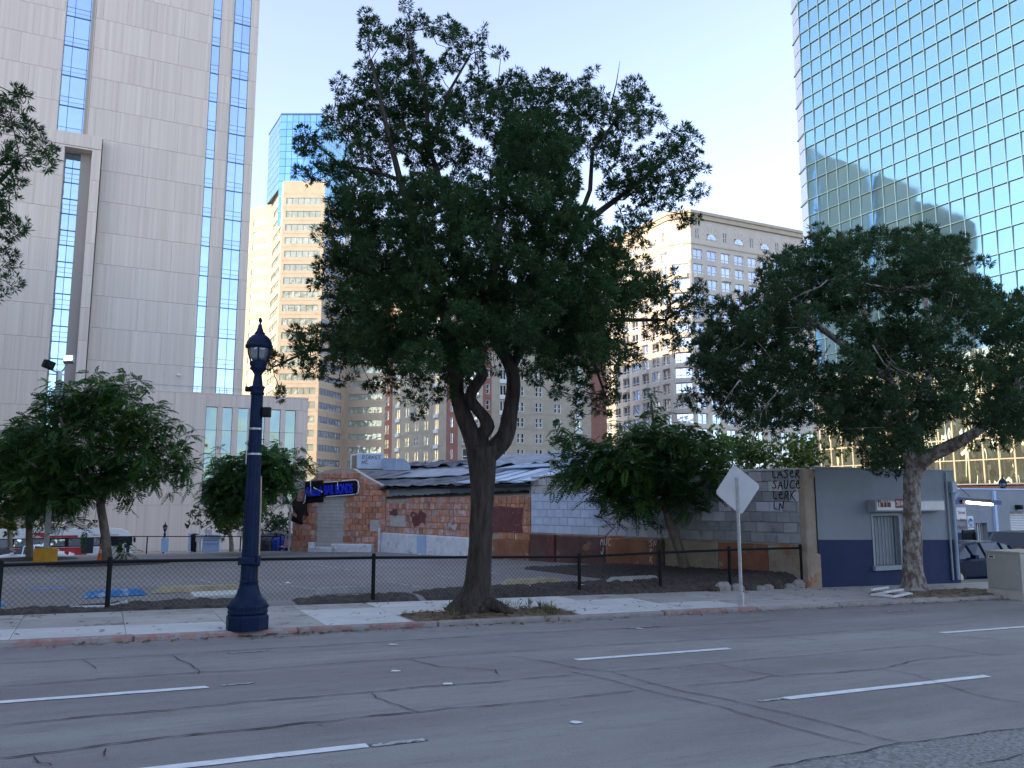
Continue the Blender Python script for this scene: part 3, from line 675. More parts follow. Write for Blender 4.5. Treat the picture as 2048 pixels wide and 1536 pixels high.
# ---- pale stone block with arched top windows ---------------------------
ho = thing('stone_office_block', 'pale stone block with arched windows under its cornice at the street corner', 'building', T(119,150,-7))
put('wall', MB().prism_xy([(116.7,185),(116.7,151.4),(119.7,147.9),(160,147.9),(160,185)],-7,67.6).mesh('wall', M['dark_void']), ho, I4)
HF = [((116.09,186),(116.09,151.15)), ((116.09,151.15),(119.41,147.26)), ((119.41,147.26),(161,147.26))]
def arch(cx, z0, r_, n=8): return [(cx+r_*math.cos(a), z0+r_*math.sin(a)) for a in np.linspace(0, math.pi, n)]
for fi, (P0, P1) in enumerate(HF):
    W, fr = frame_of(P0, P1); ops = []; wl = []
    if fi == 1: centers = [W/2]; hw = 1.95
    else:
        centers = [W-2.2-4.1*k for k in range(8)] if fi == 0 else [2.0+4.12*k for k in range(10)]; hw = 1.42
    for k in range(19):
        zb = 57.6-3.5*k
        if zb < -5: break
        for j, cx in enumerate(centers):
            if fi == 1 and k < 2 and k != 1: continue
            ops.append((cx-hw,cx+hw,zb,zb+2.35)); wl.append((cx,zb,j,k))
    if fi == 1: ops.append((W/2-.95,W/2+.95,57.0,62.2))
    else:
        for j, cx in enumerate(centers):
            if j % 2 == 1: ops.append((cx-1.3,cx+1.3,62.6,62.62+1.35))
            else: ops += [(cx-.55,cx-.08,62.5,64.9),(cx+.08,cx+.55,62.5,64.9)]
    b = MB(); wall_open(b, 0, W, -7, 67.2, ops, .5); put('wall', b.mesh('wall', M['hotel']), ho, fr())
    for cx, zb, j, k in wl:
        dark = (fi == 0 and random.random() < .75 and k > 3) or random.random() < .12
        g = 'hotel_dark' if dark else 'hotel_glass'
        w = hw*2
        put('window', winmesh(w,2.35,[.34,.67] if fi == 1 else [.5],[.28],.35,.15,'white_frame',g,bw=.11), ho, fr(zb)@T(cx-hw,0,0)@jit(.006))
        if (j % 2 == 0 or fi == 1) and k > 0:                 # shallow bay apron below alternate columns
            key = ('ap', fi == 1)
            if key not in _pc:
                q = MB(); q.loop([[(0,0,z),(.45,-.45,z),(w-.45,-.45,z),(w,0,z)] for z in (-1.05,-.12)]); _pc[key] = q.mesh('bay_apron', M['hotel'])
            put('bay_apron', _pc[key], ho, fr(zb)@T(cx-hw,0,0))
    # arched lights
    if fi != 1:
        for j, cx in enumerate(centers):
            if j % 2 == 1:
                pts = arch(0,0,1.5,12); q = MB(); q.prism_xz([(-1.5,-.0)]+pts[::-1]+[(1.5,-.0)] if False else pts, -.08, .3)
                q2 = MB(); q2.prism_xz(arch(0,0.06,1.3,12), -.12, -.09)
                for a in (.25,.5,.75): q2.mat(1).tube([(0,-.14,.06),(1.3*math.cos(a*math.pi),-.14,.06+1.3*math.sin(a*math.pi))],.05,4); 
                wn_ = put('arched_window', q2.mesh('arched_window', [M['hotel_glass'],M['white_frame']]), ho, fr(62.6)@T(cx,0,0))
                put('arch_surround', q.mesh('arch_surround', M['hotel_trim']), wn_, fr(62.6)@T(cx,0,0))
                g_ = MB()
                for a in np.linspace(.12,.88,7): g_.tube([(1.7*math.cos(a*math.pi),-.015,1.7*math.sin(a*math.pi)+.1),(3.0*math.cos(a*math.pi),-.015,min(4.2,3.1*math.sin(a*math.pi)+.1))],.03,4)
                put('stone_ray', g_.mesh('stone_ray', M['hotel_trim']), ho, fr(62.6)@T(cx,0,0))
            else:
                for s_ in (-.55,.08): put('small_window', winmesh(.47,2.4,[],[.5],.2,.12,'white_frame','hotel_dark',bw=.07,name='small_window'), ho, fr(62.5)@T(cx+s_,0,0))
    else:
        q = MB(); q.mat(0).prism_xz([(-.95,0),(.95,0),(.95,4.6)]+arch(0,4.6,.95,12)[1:-1]+[(-.95,4.6)], -.06, .02)
        for z in (.9,2.0,3.1,4.2): q.mat(1).box(-.95,.95,-.1,-.062,z-.05,z+.05)
        for x in (-.32,.32): q.box(x-.05,x+.05,-.1,-.064,0,4.9)
        q.tube([(.95*math.cos(a),-.08,4.6+.95*math.sin(a)) for a in np.linspace(0,math.pi,14)],.07,4)
        put('arched_window', q.mesh('arched_window', [M['hotel_glass'],M['white_frame']]), ho, fr(57.0)@T(W/2,0,0))
    put('string_course', MB().box(0,W,-.15,0,61.0,61.3).mesh('string_course', M['hotel_trim']), ho, fr())
foot = [(115.7,186),(115.7,150.9),(119.2,146.8),(161.2,146.8),(161.2,186)]
put('cornice', MB().prism_xy(foot,67.25,68.3).mesh('cornice', M['hotel_trim']), ho, I4)
put('parapet', MB().prism_xy([(115.4,186.2),(115.4,150.75),(119.05,146.5),(161.5,146.5),(161.5,186.2)],68.32,69.0).mesh('parapet', M['hotel_trim']), ho, I4)

# ---- teal mirror tower ----------------------------------------------------
gt = thing('glass_tower', 'teal mirror glass tower standing behind the tree beside the auto shop', 'building', T(90,55,-3))
GX, GY0 = 78.04, 73.0
put('wall', MB().prism_xy([(GX+.25,12),(GX+.25,GY0-.1),(GX+1.2,GY0+2.1),(120,GY0+2.1),(120,12)],-3,92).mesh('wall', M['dark_void']), gt, I4)
TLT = Matrix.Rotation(-R(2.7),4,'X')      # each pane leans back a little
W, fr = frame_of((GX,GY0),(GX,12))                     # local x runs towards the street
rowz = [3.6]
while rowz[-1] < 90: rowz += [rowz[-1]+2.4, rowz[-1]+4.5]
cwid = 1.58; pm = {}; parts = 0; rest = MB(); restlow = MB()
for r_, (a, c) in enumerate(zip(rowz[:-1], rowz[1:])):
    low = a < 16
    for k in range(38):
        key = (r_ % 2, low)
        vis = k < 18 and 27 < a < 69
        if key not in pm: pm[key] = MB().box(.02,cwid-.02,0,.28,.015,c-a-.015).mesh('pane', M['wavy_glass'] if low else M['teal_spandrel' if r_ % 2 == 0 else 'teal_glass'])
        if (vis and parts < 285):
            put('pane', pm[key], gt, fr(a)@T(k*cwid,0,0)@TLT@jit(.0012)); parts += 1
        else:
            J = (TLT@jit(.0012) if not low else jit(.006)); tgt = restlow if low else rest
            tgt.mat(r_ % 2).quad(*[(fr(a)@T(k*cwid,0,0)@J@Vector(p))[:] for p in ((.03,0,.04),(cwid-.03,0,.04),(cwid-.03,0,c-a-.04),(.03,0,c-a-.04))])
put('upper_pane', rest.mesh('upper_pane', [M['teal_spandrel'],M['teal_glass']]), gt, I4, kind='stuff')
put('lower_pane', restlow.mesh('lower_pane', [M['wavy_glass'],M['wavy_glass']]), gt, I4, kind='stuff')
for lo, hi, mt, w in ((3.5,16.2,'gold_lit_frame',.07),(16.2,92,'teal_frame',.028)):
    q = MB()
    for k in range(39): q.box(k*cwid-w,k*cwid+w,-.07,.1,max(lo,3.5),hi)
    for r_, z in enumerate(rowz):
        if lo <= z < hi: q.box(0,W,-.05,.1,z-(w if r_ % 2 == 0 else w*.7),z+(w if r_ % 2 == 0 else w*.7))
    put('mullion', q.mesh('mullion', M[mt]), gt, fr())
W2, fr2 = frame_of((GX+1.1,GY0+2.2),(GX,GY0))
q = MB(); q2 = MB()
for r_, (a, c) in enumerate(zip(rowz[:-1], rowz[1:])):
    q.quad(*[(fr2(a)@Vector(p))[:] for p in ((.05,0,.06),(W2-.05,0,.06),(W2-.05,0,c-a-.06),(.05,0,c-a-.06))])
    if r_ % 2 == 0: q2.box(-.15,W2,-.12,.1,a-.12,a+.12)
put('corner_pane', q.mesh('corner_pane', M['hotel_glass']), gt, I4, kind='stuff'); put('corner_ledge', q2.mesh('corner_ledge', M['teal_frame']), gt, fr2())
put('base_wall', MB().box(GX-.2,GX+.2,12,GY0,-3,3.4).mesh('base_wall', M['brown_wall']), gt, I4)

# ---- unseen blocks added at left to shade the street, and shops opposite
for nm, (x0,x1,y0,y1,h), lb in (('shade_block',(-75,-27,-14,61,36),'unseen plain concrete block added left of the parking lot to shade it'),('shade_block',(-95,-40,64,122,40),'unseen tall concrete block added left of the courthouse for its shade'),('shop_row',(-18,58,-44,-24,11),'low concrete shop building across the street from the parking lot')):
    ob = thing(nm, lb, 'building', T((x0+x1)/2,(y0+y1)/2,-4))
    put('wall', MB().box(x0,x1,y0,y1,-4,h).mesh('wall', M['far_block']), ob, I4)
    for P0, P1 in (((x0,y0-.05),(x1,y0-.05)),((x1+.05,y0),(x1+.05,y1)))+((((x1,y1+.05),(x0,y1+.05)),) if y1 < 0 else ()):
        W, fr = frame_of(P0, P1); q = MB()
        z = 4
        while z < h-3: q.box(1.5,W-1.5,-.02,.03,z,z+1.9); z += 4
        put('window_band', q.mesh('window_band', M['cream_glass']), ob, fr())
# ================================================================== LOW BUILDINGS ROUND THE LOT
def text_mesh(txt, size, ext, mats, align='LEFT', sx=1.0, shear=0.0, bold=0.0):
    cu = bpy.data.curves.new('lettering', 'FONT'); cu.body = txt; cu.size = size; cu.extrude = ext; cu.align_x = align; cu.shear = shear; cu.offset = bold; cu.resolution_u = 4
    o = bpy.data.objects.new('lettering', cu); col.objects.link(o)
    me = bpy.data.meshes.new_from_object(o); bpy.data.objects.remove(o); me.transform(Matrix.Scale(sx,4,(1,0,0))@Matrix.Rotation(math.pi/2,4,'X'))
    me.materials.clear(); me.materials.append(mats); return me
LET = {'L':[[(.1,1),(.15,.05),(.8,.1)]],'A':[[(0,0),(.45,1),(.9,0)],[(.15,.4),(.8,.38)]],'S':[[(.8,.9),(.4,1),(.15,.75),(.6,.5),(.75,.2),(.35,0),(.05,.12)]],'E':[[(.1,.55),(.7,.6),(.55,.95),(.2,.8),(.1,.35),(.4,.02),(.85,.2)]],
 'R':[[(.1,0),(.15,1),(.7,.85),(.6,.55),(.2,.5),(.85,0)]],'U':[[(.1,1),(.1,.2),(.45,0),(.75,.2),(.8,1)]],'C':[[(.85,.85),(.4,1),(.05,.5),(.4,0),(.9,.15)]],'K':[[(.1,1),(.1,0)],[(.75,1),(.15,.5),(.85,-.1)]],
 'O':[[(.45,1),(.1,.6),(.3,.02),(.8,.3),(.75,.85),(.4,1)]],'N':[[(.05,0),(.15,1),(.7,0),(.85,1)]],'G':[[(.85,.85),(.4,1),(.05,.5),(.4,0),(.85,.25),(.55,.45)]],'M':[[(0,0),(.2,1),(.45,.3),(.7,1),(.85,0)]],'J':[[(.7,1),(.6,.1),(.2,0),(.05,.3)]]}
def tag_mesh(words, h, w, lw, mat, seed=1, slant=.1):
    rd = random.Random(seed); b = MB()
    for r_, wd in enumerate(words):
        x = rd.uniform(0,.1)*w
        for ch in wd:
            for pl in LET.get(ch, []):
                pts = [(x+(p[0]+slant*p[1])*w+rd.gauss(0,.03)*w, -r_*h*1.25+p[1]*h+rd.gauss(0,.03)*h) for p in pl]
                for _ in range(2):
                    q = [pts[0]]
                    for a, c in zip(pts[:-1], pts[1:]): q += [(a[0]*.75+c[0]*.25, a[1]*.75+c[1]*.25),(a[0]*.25+c[0]*.75, a[1]*.25+c[1]*.75)]
                    pts = q+[pts[-1]]
                for k, (a, c) in enumerate(zip(pts[:-1], pts[1:])):
                    t = Vector((c[0]-a[0], c[1]-a[1])); 
                    if t.length < 1e-5: continue
                    t.normalize(); n = Vector((-t.y,t.x))*lw/2; a = Vector(a)-t*lw*.3; c = Vector(c)+t*lw*.3; y = -.0006*(k % 3)
                    b.quad((a.x-n.x,y,a.y-n.y),(c.x-n.x,y,c.y-n.y),(c.x+n.x,y,c.y+n.y),(a.x+n.x,y,a.y+n.y))
            x += w*1.08
    return b.mesh('spray_tag', mat)
def wall_pt(P0, P1, px, py):
    ux, uy = P1[0]-P0[0], P1[1]-P0[1]; L_ = math.hypot(ux,uy); n = (uy/L_, -ux/L_, 0)
    p = on_plane(px, py, n, n[0]*P0[0]+n[1]*P0[1]); return ((p[0]-P0[0])*ux+(p[1]-P0[1])*uy)/L_, p[2]
Bp = tuple(fwd(772,1050,39)[:2]); Ap = tuple(fwd(1064,1050,31)[:2]); Gp = tuple(fwd(585,1050,40.5)[:2]); Ep = (17.3,17.0)
bb = thing('brick_shop', 'burnt-out red clay tile shop with sagging tarpaulins over its roof', 'building', T(Bp[0],Bp[1],-.5))
Wg, fg = frame_of(Gp, Bp); Ws, fs = frame_of(Bp, Ap)
gp = lambda px, py: wall_pt(Gp, Bp, px, py); sp_ = lambda px, py: wall_pt(Bp, Ap, px, py)
out = [gp(585,1110),gp(772,1118),gp(772,975),gp(738,957),gp(705,937),gp(650,941),gp(636,950),gp(612,968),gp(585,988)]
back = MB().prism_xz(out, 0, .4); put('wall', back.mesh('wall', M['mortar']), bb, fg())
sout = [(0.02,-1),(Ws,-1),(Ws,sp_(1063,985)[1]),(0.02,sp_(774,994)[1])]
put('wall', MB().prism_xz(sout, 0, .35).mesh('wall', M['mortar']), bb, fs())
def inpoly(x, z, poly):
    c = False
    for (x0,z0),(x1,z1) in zip(poly, poly[1:]+poly[:1]):
        if (z0 > z) != (z1 > z) and x < (x1-x0)*(z-z0)/(z1-z0)+x0: c = not c
    return c
tm = {}
def tile(w, h, mat):
    k = (round(w,2), round(h,2), mat)
    if k not in tm: tm[k] = MB().bev(.012,k[0]-.012,0,.07,.012,k[1]-.012,.008).mesh('clay_tile', M[mat])
    return tm[k]
d0, d1 = gp(636,985), gp(687,1098); ntile = 0
z = -.45; r_ = 0
while z < 3.7:
    h = .27; x = .03-(.17 if r_ % 2 else 0)
    while x < Wg-.05:
        w = .34; x0, x1 = max(x,.03), min(x+w,Wg-.02)
        mz = z+h/2
        if x1-x0 > .12 and all(inpoly(q, zz, out) for q in (x0+.03,x1-.03) for zz in (z+.05,z+h-.05)) and not (d0[0]-.06 < (x0+x1)/2 < d1[0]+.06 and z < d0[1]+.05):
            put('clay_tile', tile(x1-x0,h,'clay' if random.random() < .72 else 'clay_red'), bb, fg(z)@T(x0,-.045+random.uniform(-.012,.012),0)); ntile += 1
        x += w
    z += h; r_ += 1
z = .56; r_ = 0
while z < 2.2:
    h = .27; x = .05
    while x < Ws-.05 and ntile < 420:
        w = random.choice((.2,.24,.42,.3)) if r_ < 3 else random.choice((.28,.24,.3))
        x1 = min(x+w, Ws-.03); top = 2.12+.16*x/Ws
        if z+h < top+.03 and x1-x > .1 and random.random() > .03:
            put('clay_tile', tile(x1-x,h,'clay_red' if (random.random() < .75 and x < Ws*.75) else 'clay'), bb, fs(z)@T(x,-.045+random.uniform(-.012,.012),0)); ntile += 1
        x += w
    z += h; r_ += 1
def patch(fr, fn, px0, py0, px1, py1, mat, y=-.062, rag=.0, name='wall_patch'):
    (x0,z1), (x1,z0) = fn(px0,py0), fn(px1,py1); pts = []
    for i in range(16):
        t = i/16*4; s_ = int(t); f = t-s_
        p = [(x0+(x1-x0)*f,z0),(x1,z0+(z1-z0)*f),(x1-(x1-x0)*f,z1),(x0,z1-(z1-z0)*f)][s_]
        pts.append((p[0]+random.uniform(-rag,rag), p[1]+random.uniform(-rag,rag)))
    return put(name, MB().prism_xz(pts, y, y+.03).mesh(name, M[mat]), bb, fr())
patch(fg(), gp, 742,1040,760,1063,'grey_stop') if False else None
patch(lambda: fg(), gp, 742,1040,760,1063,'pale_render'); patch(lambda: fs(), sp_, 783,1030,813,1054,'pale_render'); patch(lambda: fs(), sp_, 781,1020,795,1031,'maroon',rag=.08)
patch(lambda: fs(), sp_, 824,1024,853,1049,'maroon',rag=.13); patch(lambda: fs(), sp_, 986,1014,1047,1066,'maroon',rag=.05); patch(lambda: fs(), sp_, 898,1048,916,1058,'pale_render',rag=.1)
patch(lambda: fs(), sp_, 763,1022,771,1060,'pale_render'); patch(lambda: fg(), gp, 590,1000,606,1040,'soot',y=-.08,rag=.25,name='hanging_rag'); patch(lambda: fg(), gp, 602,1004,613,1038,'soot',y=-.1,rag=.2,name='hanging_rag')
# blocked doorway with painted courses
(dx0,dz1), (dx1,dz0) = d0, d1
q = MB(); n = 16
for i in range(n): q.bev(dx0,dx1,-.02,.2,dz0+(dz1-dz0)*i/n,dz0+(dz1-dz0)*(i+1)/n-.012,.006)
put('blocked_doorway', q.mesh('blocked_doorway', M['pale_render']), bb, fg())
put('lintel', MB().bev(dx0-.1,dx1+.1,-.07,.1,dz1+.02,dz1+.2,.02).mesh('lintel', M['tan_render']), bb, fg())
for px0, px1, py, dp in ((628,672,1093,.55),(676,748,1087,.3),(622,632,1084,.3),(671,682,1087,.45)):
    (x0,z1), (x1,_) = gp(px0,py), gp(px1,py); put('door_step', MB().bev(x0,x1,-dp,-.05,-.7,z1,.04).mesh('door_step', M['white_wall']), bb, fg())
x0, z1 = gp(760,1058); put('pipe', MB().bev(x0,x0+.09,-.2,-.08,-.6,z1+.05,.01).mesh('pipe', M['white_wall']), bb, fg())
x0, z1 = gp(584,1000); put('pipe', MB().tube([(x0,-.1,-.6),(x0,-.1,z1)],.05,8).mesh('pipe', M['pale_render']), bb, fg())
# plinth along the side wall
for px0, px1, mt in ((762,841,'white_wall'),(841,858,'light_blue'),(858,985,'white_wall'),(985,1064,'rust_wall')):
    x0 = sp_(px0,1060)[0]; x1 = sp_(px1,1064)[0]; put('plinth', MB().bev(x0+.005,x1-.005,-.16 if mt != 'light_blue' else -.2,-.02,-1,.55,.03).mesh('plinth', M[mt]), bb, fs())
# roof: old deck, tarpaulins, loose sheets
inw = Vector((Ap[1]-Bp[1], -(Ap[0]-Bp[0]))).normalized() * -1
if inw.dot(Vector((.9,.45))) < 0: inw = -inw
ez = gp(772,975)[1]
def roof_sheet(name, mat, u0, u1, v0, v1, nu, nv, amp, lift, zr=1.22, skew=0.0):
    b = MB(); L_ = Ws; vs = []
    for j in range(nv+1):
        for i in range(nu+1):
            u = u0+(u1-u0)*i/nu+skew*j/nv; v = v0+(v1-v0)*j/nv
            x = Bp[0]+(Ap[0]-Bp[0])*u+inw.x*(5.0*v-.25); y = Bp[1]+(Ap[1]-Bp[1])*u+inw.y*(5.0*v-.25)
            zz = ez+.02+zr*v-.25*u*(1-v)*0+lift+amp*random.uniform(-1,1)
            vs.append((x,y,zz))
    b.add(vs, [(j*(nu+1)+i,j*(nu+1)+i+1,(j+1)*(nu+1)+i+1,(j+1)*(nu+1)+i) for j in range(nv) for i in range(nu)])
    o = put(name, b.mesh(name, M[mat], False), bb, I4); md = o.modifiers.new('thick','SOLIDIFY'); md.thickness = .03
    return o
roof_sheet('roof_deck','soot',-1.15,1.0,0,1.05,20,8,.02,-.1)
roof_sheet('tarpaulin','tarp',-1.1,.62,0,1.0,60,16,.06,.03)
roof_sheet('tarpaulin','tarp_grey',-.35,.38,.3,.66,14,5,.02,.12,skew=.08)
roof_sheet('tarpaulin','tarp_grey',.2,1.05,.62,1.12,22,9,.09,.2)
roof_sheet('tarpaulin','tarp',-.6,.2,.84,1.08,20,5,.1,.14)
for i in range(9):
    u = .56+.05*i; roof_sheet('metal_sheet','sheet_metal' if i % 3 else 'sheet_dark',u,u+.075,.0,.62+random.uniform(-.15,.1),1,3,.02,.02+random.uniform(0,.12),skew=random.uniform(.02,.1))
roof_sheet('metal_sheet','sheet_dark',.55,1.0,.45,.6,3,1,.03,.2,skew=.04); roof_sheet('metal_sheet','sheet_metal',.6,1.0,.62,.95,4,2,.03,.16,skew=.05)
x0 = sp_(778,985)[0]; x1 = sp_(900,985)[0]; put('fascia_sheet', MB().bev(x1+.02,Ws*.995,.02,.08,2.2,2.66,.01).mesh('fascia_sheet', M['sheet_dark']), bb, fs()); put('fascia_sheet', MB().bev(x0,x1,.0,.06,2.2,2.62,.01).mesh('fascia_sheet', M['sheet_metal']), bb, fs())
q = MB(); up_ = []; dn_ = []
for px in np.linspace(775,1058,60):
    x, z = sp_(px,990); up_.append((x,2.19+.19*x/Ws+random.uniform(0,.07))); dn_.append((x,2.12+.19*x/Ws))
q.prism_xz(dn_+up_[::-1],-.06,.2)
put('broken_edge', q.mesh('broken_edge', M['soot']), bb, fs())
pc = fwd(1107,955,33); put('chimney', MB().lathe([(.14,1.5),(.13,3.45),(.17,3.46),(.15,3.7)],10,pc[0],pc[1]).mesh('chimney', M['grey_stop']), bb, I4)
# roof machines
hp = fwd(735,935,42.5); hv = thing('rooftop_air_unit', 'pale metal air unit with scrawled black tag on the burnt roof', 'air unit', T(hp[0],hp[1],hp[2]-.15)@RZ(-.3))
put('casing', MB().bev(-.55,.8,-.5,.5,.05,.85,.03).mesh('casing', M['sheet_metal']), hv, WM[hv.name]); put('open_frame', MB().box(-.85,-.8,-.5,-.45,0,.8).box(-.85,-.8,.4,.45,0,.8).box(-.85,-.55,-.5,-.45,.75,.8).mesh('open_frame', M['white_alu']), hv, WM[hv.name])
put('intake', MB().box(-.79,-.56,-.3,.4,.05,.72).mesh('intake', M['tan_render']), hv, WM[hv.name]); put('vent_pipe', MB().tube([(-.5,0,.8),(-.5,0,1.15)],.04,6).lathe([(.08,1.12),(.1,1.2),(.02,1.28)],8,-.5,0).mesh('vent_pipe', M['galv']), hv, WM[hv.name])
tg = put('spray_tag', tag_mesh(['OSRNGS','NC'],.2,.15,.025,M['ink'],3), hv, WM[hv.name]@T(-.3,-.512,.55))
hp = fwd(792,935,42); du = thing('roof_duct', 'blue-grey sheet metal duct beside the tagged air unit', 'duct', T(hp[0],hp[1],hp[2]-.15)@RZ(-.3))
put('duct', MB().prism_xz([(-.65,0),(.7,0),(.72,.2),(.5,.5),(.35,.58),(-.65,.6)],-.4,.4).mesh('duct', M['sheet_dark']), du, WM[du.name]); put('seam', MB().box(-.02,.02,-.42,-.4,0,.58).box(.36,.39,-.42,-.4,0,.56).mesh('seam', M['galv']), du, WM[du.name])
# bail bonds sign
(sx0,sz0) = gp(652,991); sg = thing('shop_sign', 'broken blue neon BAIL BONDS sign hanging on the clay tile gable', 'sign', fg(sz0)@T(sx0,-.12,0)@Matrix.Rotation(-R(3.5),4,'Y'))
S = WM[sg.name]
put('backing', MB().bev(-.08,1.72,.0,.06,-.06,.6,.02).bev(-1.1,-.1,.0,.06,-.3,.75,.05).mesh('backing', M['black']), sg, S)
put('lettering', text_mesh('BAIL BONDS', .62, .035, M['blue_letter'], sx=.44, bold=.012), sg, S@T(0,-.05,.04)); put('lettering', text_mesh('Alessi', .62, .035, M['blue_letter'], sx=.62, shear=.3, bold=.012), sg, S@T(-1.1,-.05,.02))
q = MB(); q.tube([(.05,-.04,.62),(.75,-.04,.62)],.022,6).tube([(.95,-.04,.63),(1.68,-.04,.63),(1.82,-.04,.55),(1.86,-.04,.3),(1.8,-.04,.02),(1.7,-.04,-.04)],.026,6).tube([(1.62,-.04,-.05),(.1,-.04,-.06)],.022,6).tube([(.74,-.06,.6),(.74,-.06,.15)],.02,6).tube([(-.72,-.06,.8),(-.72,-.06,.2)],.022,6).tube([(-1.0,-.06,.15),(-1.04,-.06,-.2),(-1.15,-.06,-.32)],.022,6)
for i in range(5): q.tube([(-.55+.1*i,-.06,.42-.05*i),(-.5+.1*i,-.06,.36-.05*i)],.03,5)
put('neon_tube', q.mesh('neon_tube', M['neon']), sg, S)

# ---- block wall on its stained base ------------------------------------
cw_ = thing('block_wall', 'long concrete block wall painted blue and grey above a rust stained base', 'wall', T(Ap[0],Ap[1],-.2))
Wc, fc = frame_of(Ap, Ep); cp = lambda px, py: wall_pt(Ap, Ep, px, py)
put('wall', MB().box(0,Wc,.02,.3,-1,2.86).mesh('wall', M['mortar']), cw_, fc())
bm_ = {}; rows_c = 7; zb0 = .86; bh = (2.86-zb0)/rows_c
for r_ in range(rows_c):
    x = -(.21 if r_ % 2 else 0)
    while x < Wc:
        x0, x1 = max(0,x), min(Wc-.02,x+.42); f = x0/Wc
        if x1-x0 > .08:
            if r_ >= 5: mt = 'cmu_white' if f < .5 else ('cmu_grey' if random.random() < .8 else 'cmu_white')
            elif f < .3: mt = 'cmu_blue'
            elif f < .55: mt = 'cmu_lilac'
            else: mt = 'cmu_grey' if random.random() < .85 else 'cmu_lilac'
            k = (round(x1-x0,2), mt)
            if k not in bm_: bm_[k] = MB().bev(.006,k[0]-.006,0,.1,.007,bh-.007,.007).mesh('block', M[mt])
            put('block', bm_[k], cw_, fc(zb0+r_*bh)@T(x0,-.05+random.uniform(-.006,.006),0)@Matrix.Rotation(random.gauss(0,.004),4,'Z'))
        x += .42
put('coping', MB().bev(0,Wc,-.07,.35,2.862,2.93,.02).mesh('coping', M['cmu_white']), cw_, fc())
segs = [(1064,1102,'brown_paint',.15),(1102,1117,'maroon',.24),(1117,1216,'brown_paint',.15),(1216,1321,'rust_wall',.15),(1321,1334,'brown_paint',.26),(1334,1440,'tan_render',.15),(1440,1540,'rust_wall',.14),(1540,1606,'tan_render',.15)]
for a, c, mt, dp in segs:
    x0, x1 = cp(a,1085)[0], min(cp(c,1085)[0], Wc-.02); put('base_panel', MB().bev(x0+.004,x1-.004,-dp,.0,-1,.8,.03).mesh('base_panel', M[mt]), cw_, fc())
put('ledge', MB().bev(0,Wc-.02,-.1,.0,.802,.855,.015).mesh('ledge', M['tan_render']), cw_, fc())
put('end_pier', MB().bev(-.12,.26,-.1,.3,-1,2.9,.03).mesh('end_pier', M['tan_render']), cw_, T(Ep[0]+.08,Ep[1]-.12,0)); put('pier_foot', MB().bev(-.16,.33,-.16,.25,-1,.62,.06).mesh('pier_foot', M['tan_render']), cw_, T(Ep[0]+.08,Ep[1]-.12,0))
for px, py, wds, h, w, lw, mt, sd in ((1546,957,['LASER','SAUCE','LERK','LN'],.235,.165,.03,'ink',5),):
    x, z = cp(px,py); put('spray_tag', tag_mesh(wds,h,w,lw,M[mt],sd), cw_, fc(z)@T(x,-.075,0))
for px, py, wds, h, w, sd in ((1207,1090,['MUC','J'],.24,.15,8),(1309,1092,['SN','E','K'],.2,.14,9)):
    x, z = cp(px,py); put('spray_tag', tag_mesh(wds,h,w,.022,M['white_ink'],sd), cw_, fc(z)@T(x,-.27 if px > 1300 else -.158,0))

# ---- auto repair shop ---------------------------------------------------
FY = 16.75; ax0 = 17.62; ax1 = float(on_y(1919,1120,FY)[0])
au = thing('auto_shop', 'flat roofed repair shop painted grey above and navy below', 'building', T(20,17,-.4))
ztop = float(on_y(1700,938,FY)[2]); az = lambda px, py: (float(on_y(px,py,FY)[0]), float(on_y(px,py,FY)[2]))
w0, w1 = az(1741,1026), az(1806,1131); op = (w0[0], w1[0], w1[1], w0[1])
zl0 = az(1622,1080)[1]; zl1 = az(1897,1080)[1]
b = MB(); wall_open(b, ax0, ax1, -1.2, ztop, [op], .22)
put('wall', b.mesh('wall', M['auto_grey']), au, T(0,FY,0))
b = MB()
for xa, xb_, lo, hi in ((ax0,op[0]-.0,None,None),(op[1],ax1,None,None)):
    za, zb_ = [zl0+(zl1-zl0)*(x-ax0)/(ax1-ax0) for x in (xa,xb_)]; b.add([(xa,-.006,-1.2),(xb_,-.006,-1.2),(xb_,-.006,zb_),(xa,-.006,za)], [(0,1,2,3)])
b.add([(op[0],-.006,-1.2),(op[1],-.006,-1.2),(op[1],-.006,op[2]-.1),(op[0],-.006,op[2]-.1)], [(0,1,2,3)])
put('painted_dado', b.mesh('painted_dado', M['auto_blue']), au, T(0,FY,0))
b = MB(); b.quad((0,0,-1.2),(0,7.5,-1.2),(0,7.5,ztop),(0,0,ztop)); b.quad((0,7.5,-1.2),(-5,7.5,-1.2),(-5,7.5,ztop),(0,7.5,ztop)); put('wall', b.mesh('wall', M['auto_grey']), au, T(ax1,FY,0))
b = MB(); b.quad((.006,0,-1.2),(.006,7.5,-1.2),(.006,7.5,zl1),(.006,0,zl1)); put('painted_dado', b.mesh('painted_dado', M['auto_blue']), au, T(ax1,FY,0))
put('roof', MB().prism_xy([(ax0,FY+.02),(ax1-.02,FY+.02),(ax1-.02,FY+7.4),(15.6,FY+7.4)],ztop-.25,ztop-.1).mesh('roof', M['grey_stop']), au, I4)
put('coping', MB().bev(ax0,ax1+.02,FY-.03,FY+.2,ztop+.002,ztop+.05,.012).mesh('coping', M['grey_steel']), au, I4)
wf = put('barred_window', MB().box(op[0],op[1],.2,.24,op[2],op[3]).mesh('barred_window', M['grey_steel']), au, T(0,FY,0))
q = MB(); q.box(op[0],op[0]+.07,-.02,.15,op[2],op[3]).box(op[1]-.07,op[1],-.02,.15,op[2],op[3]).box(op[0]+.07,op[1]-.07,-.02,.15,op[3]-.08,op[3]).box(op[0]-.04,op[1]+.04,-.09,.15,op[2]-.1,op[2]+.02)
put('window_frame', q.mesh('window_frame', M['grey_steel']), wf, T(0,FY,0))
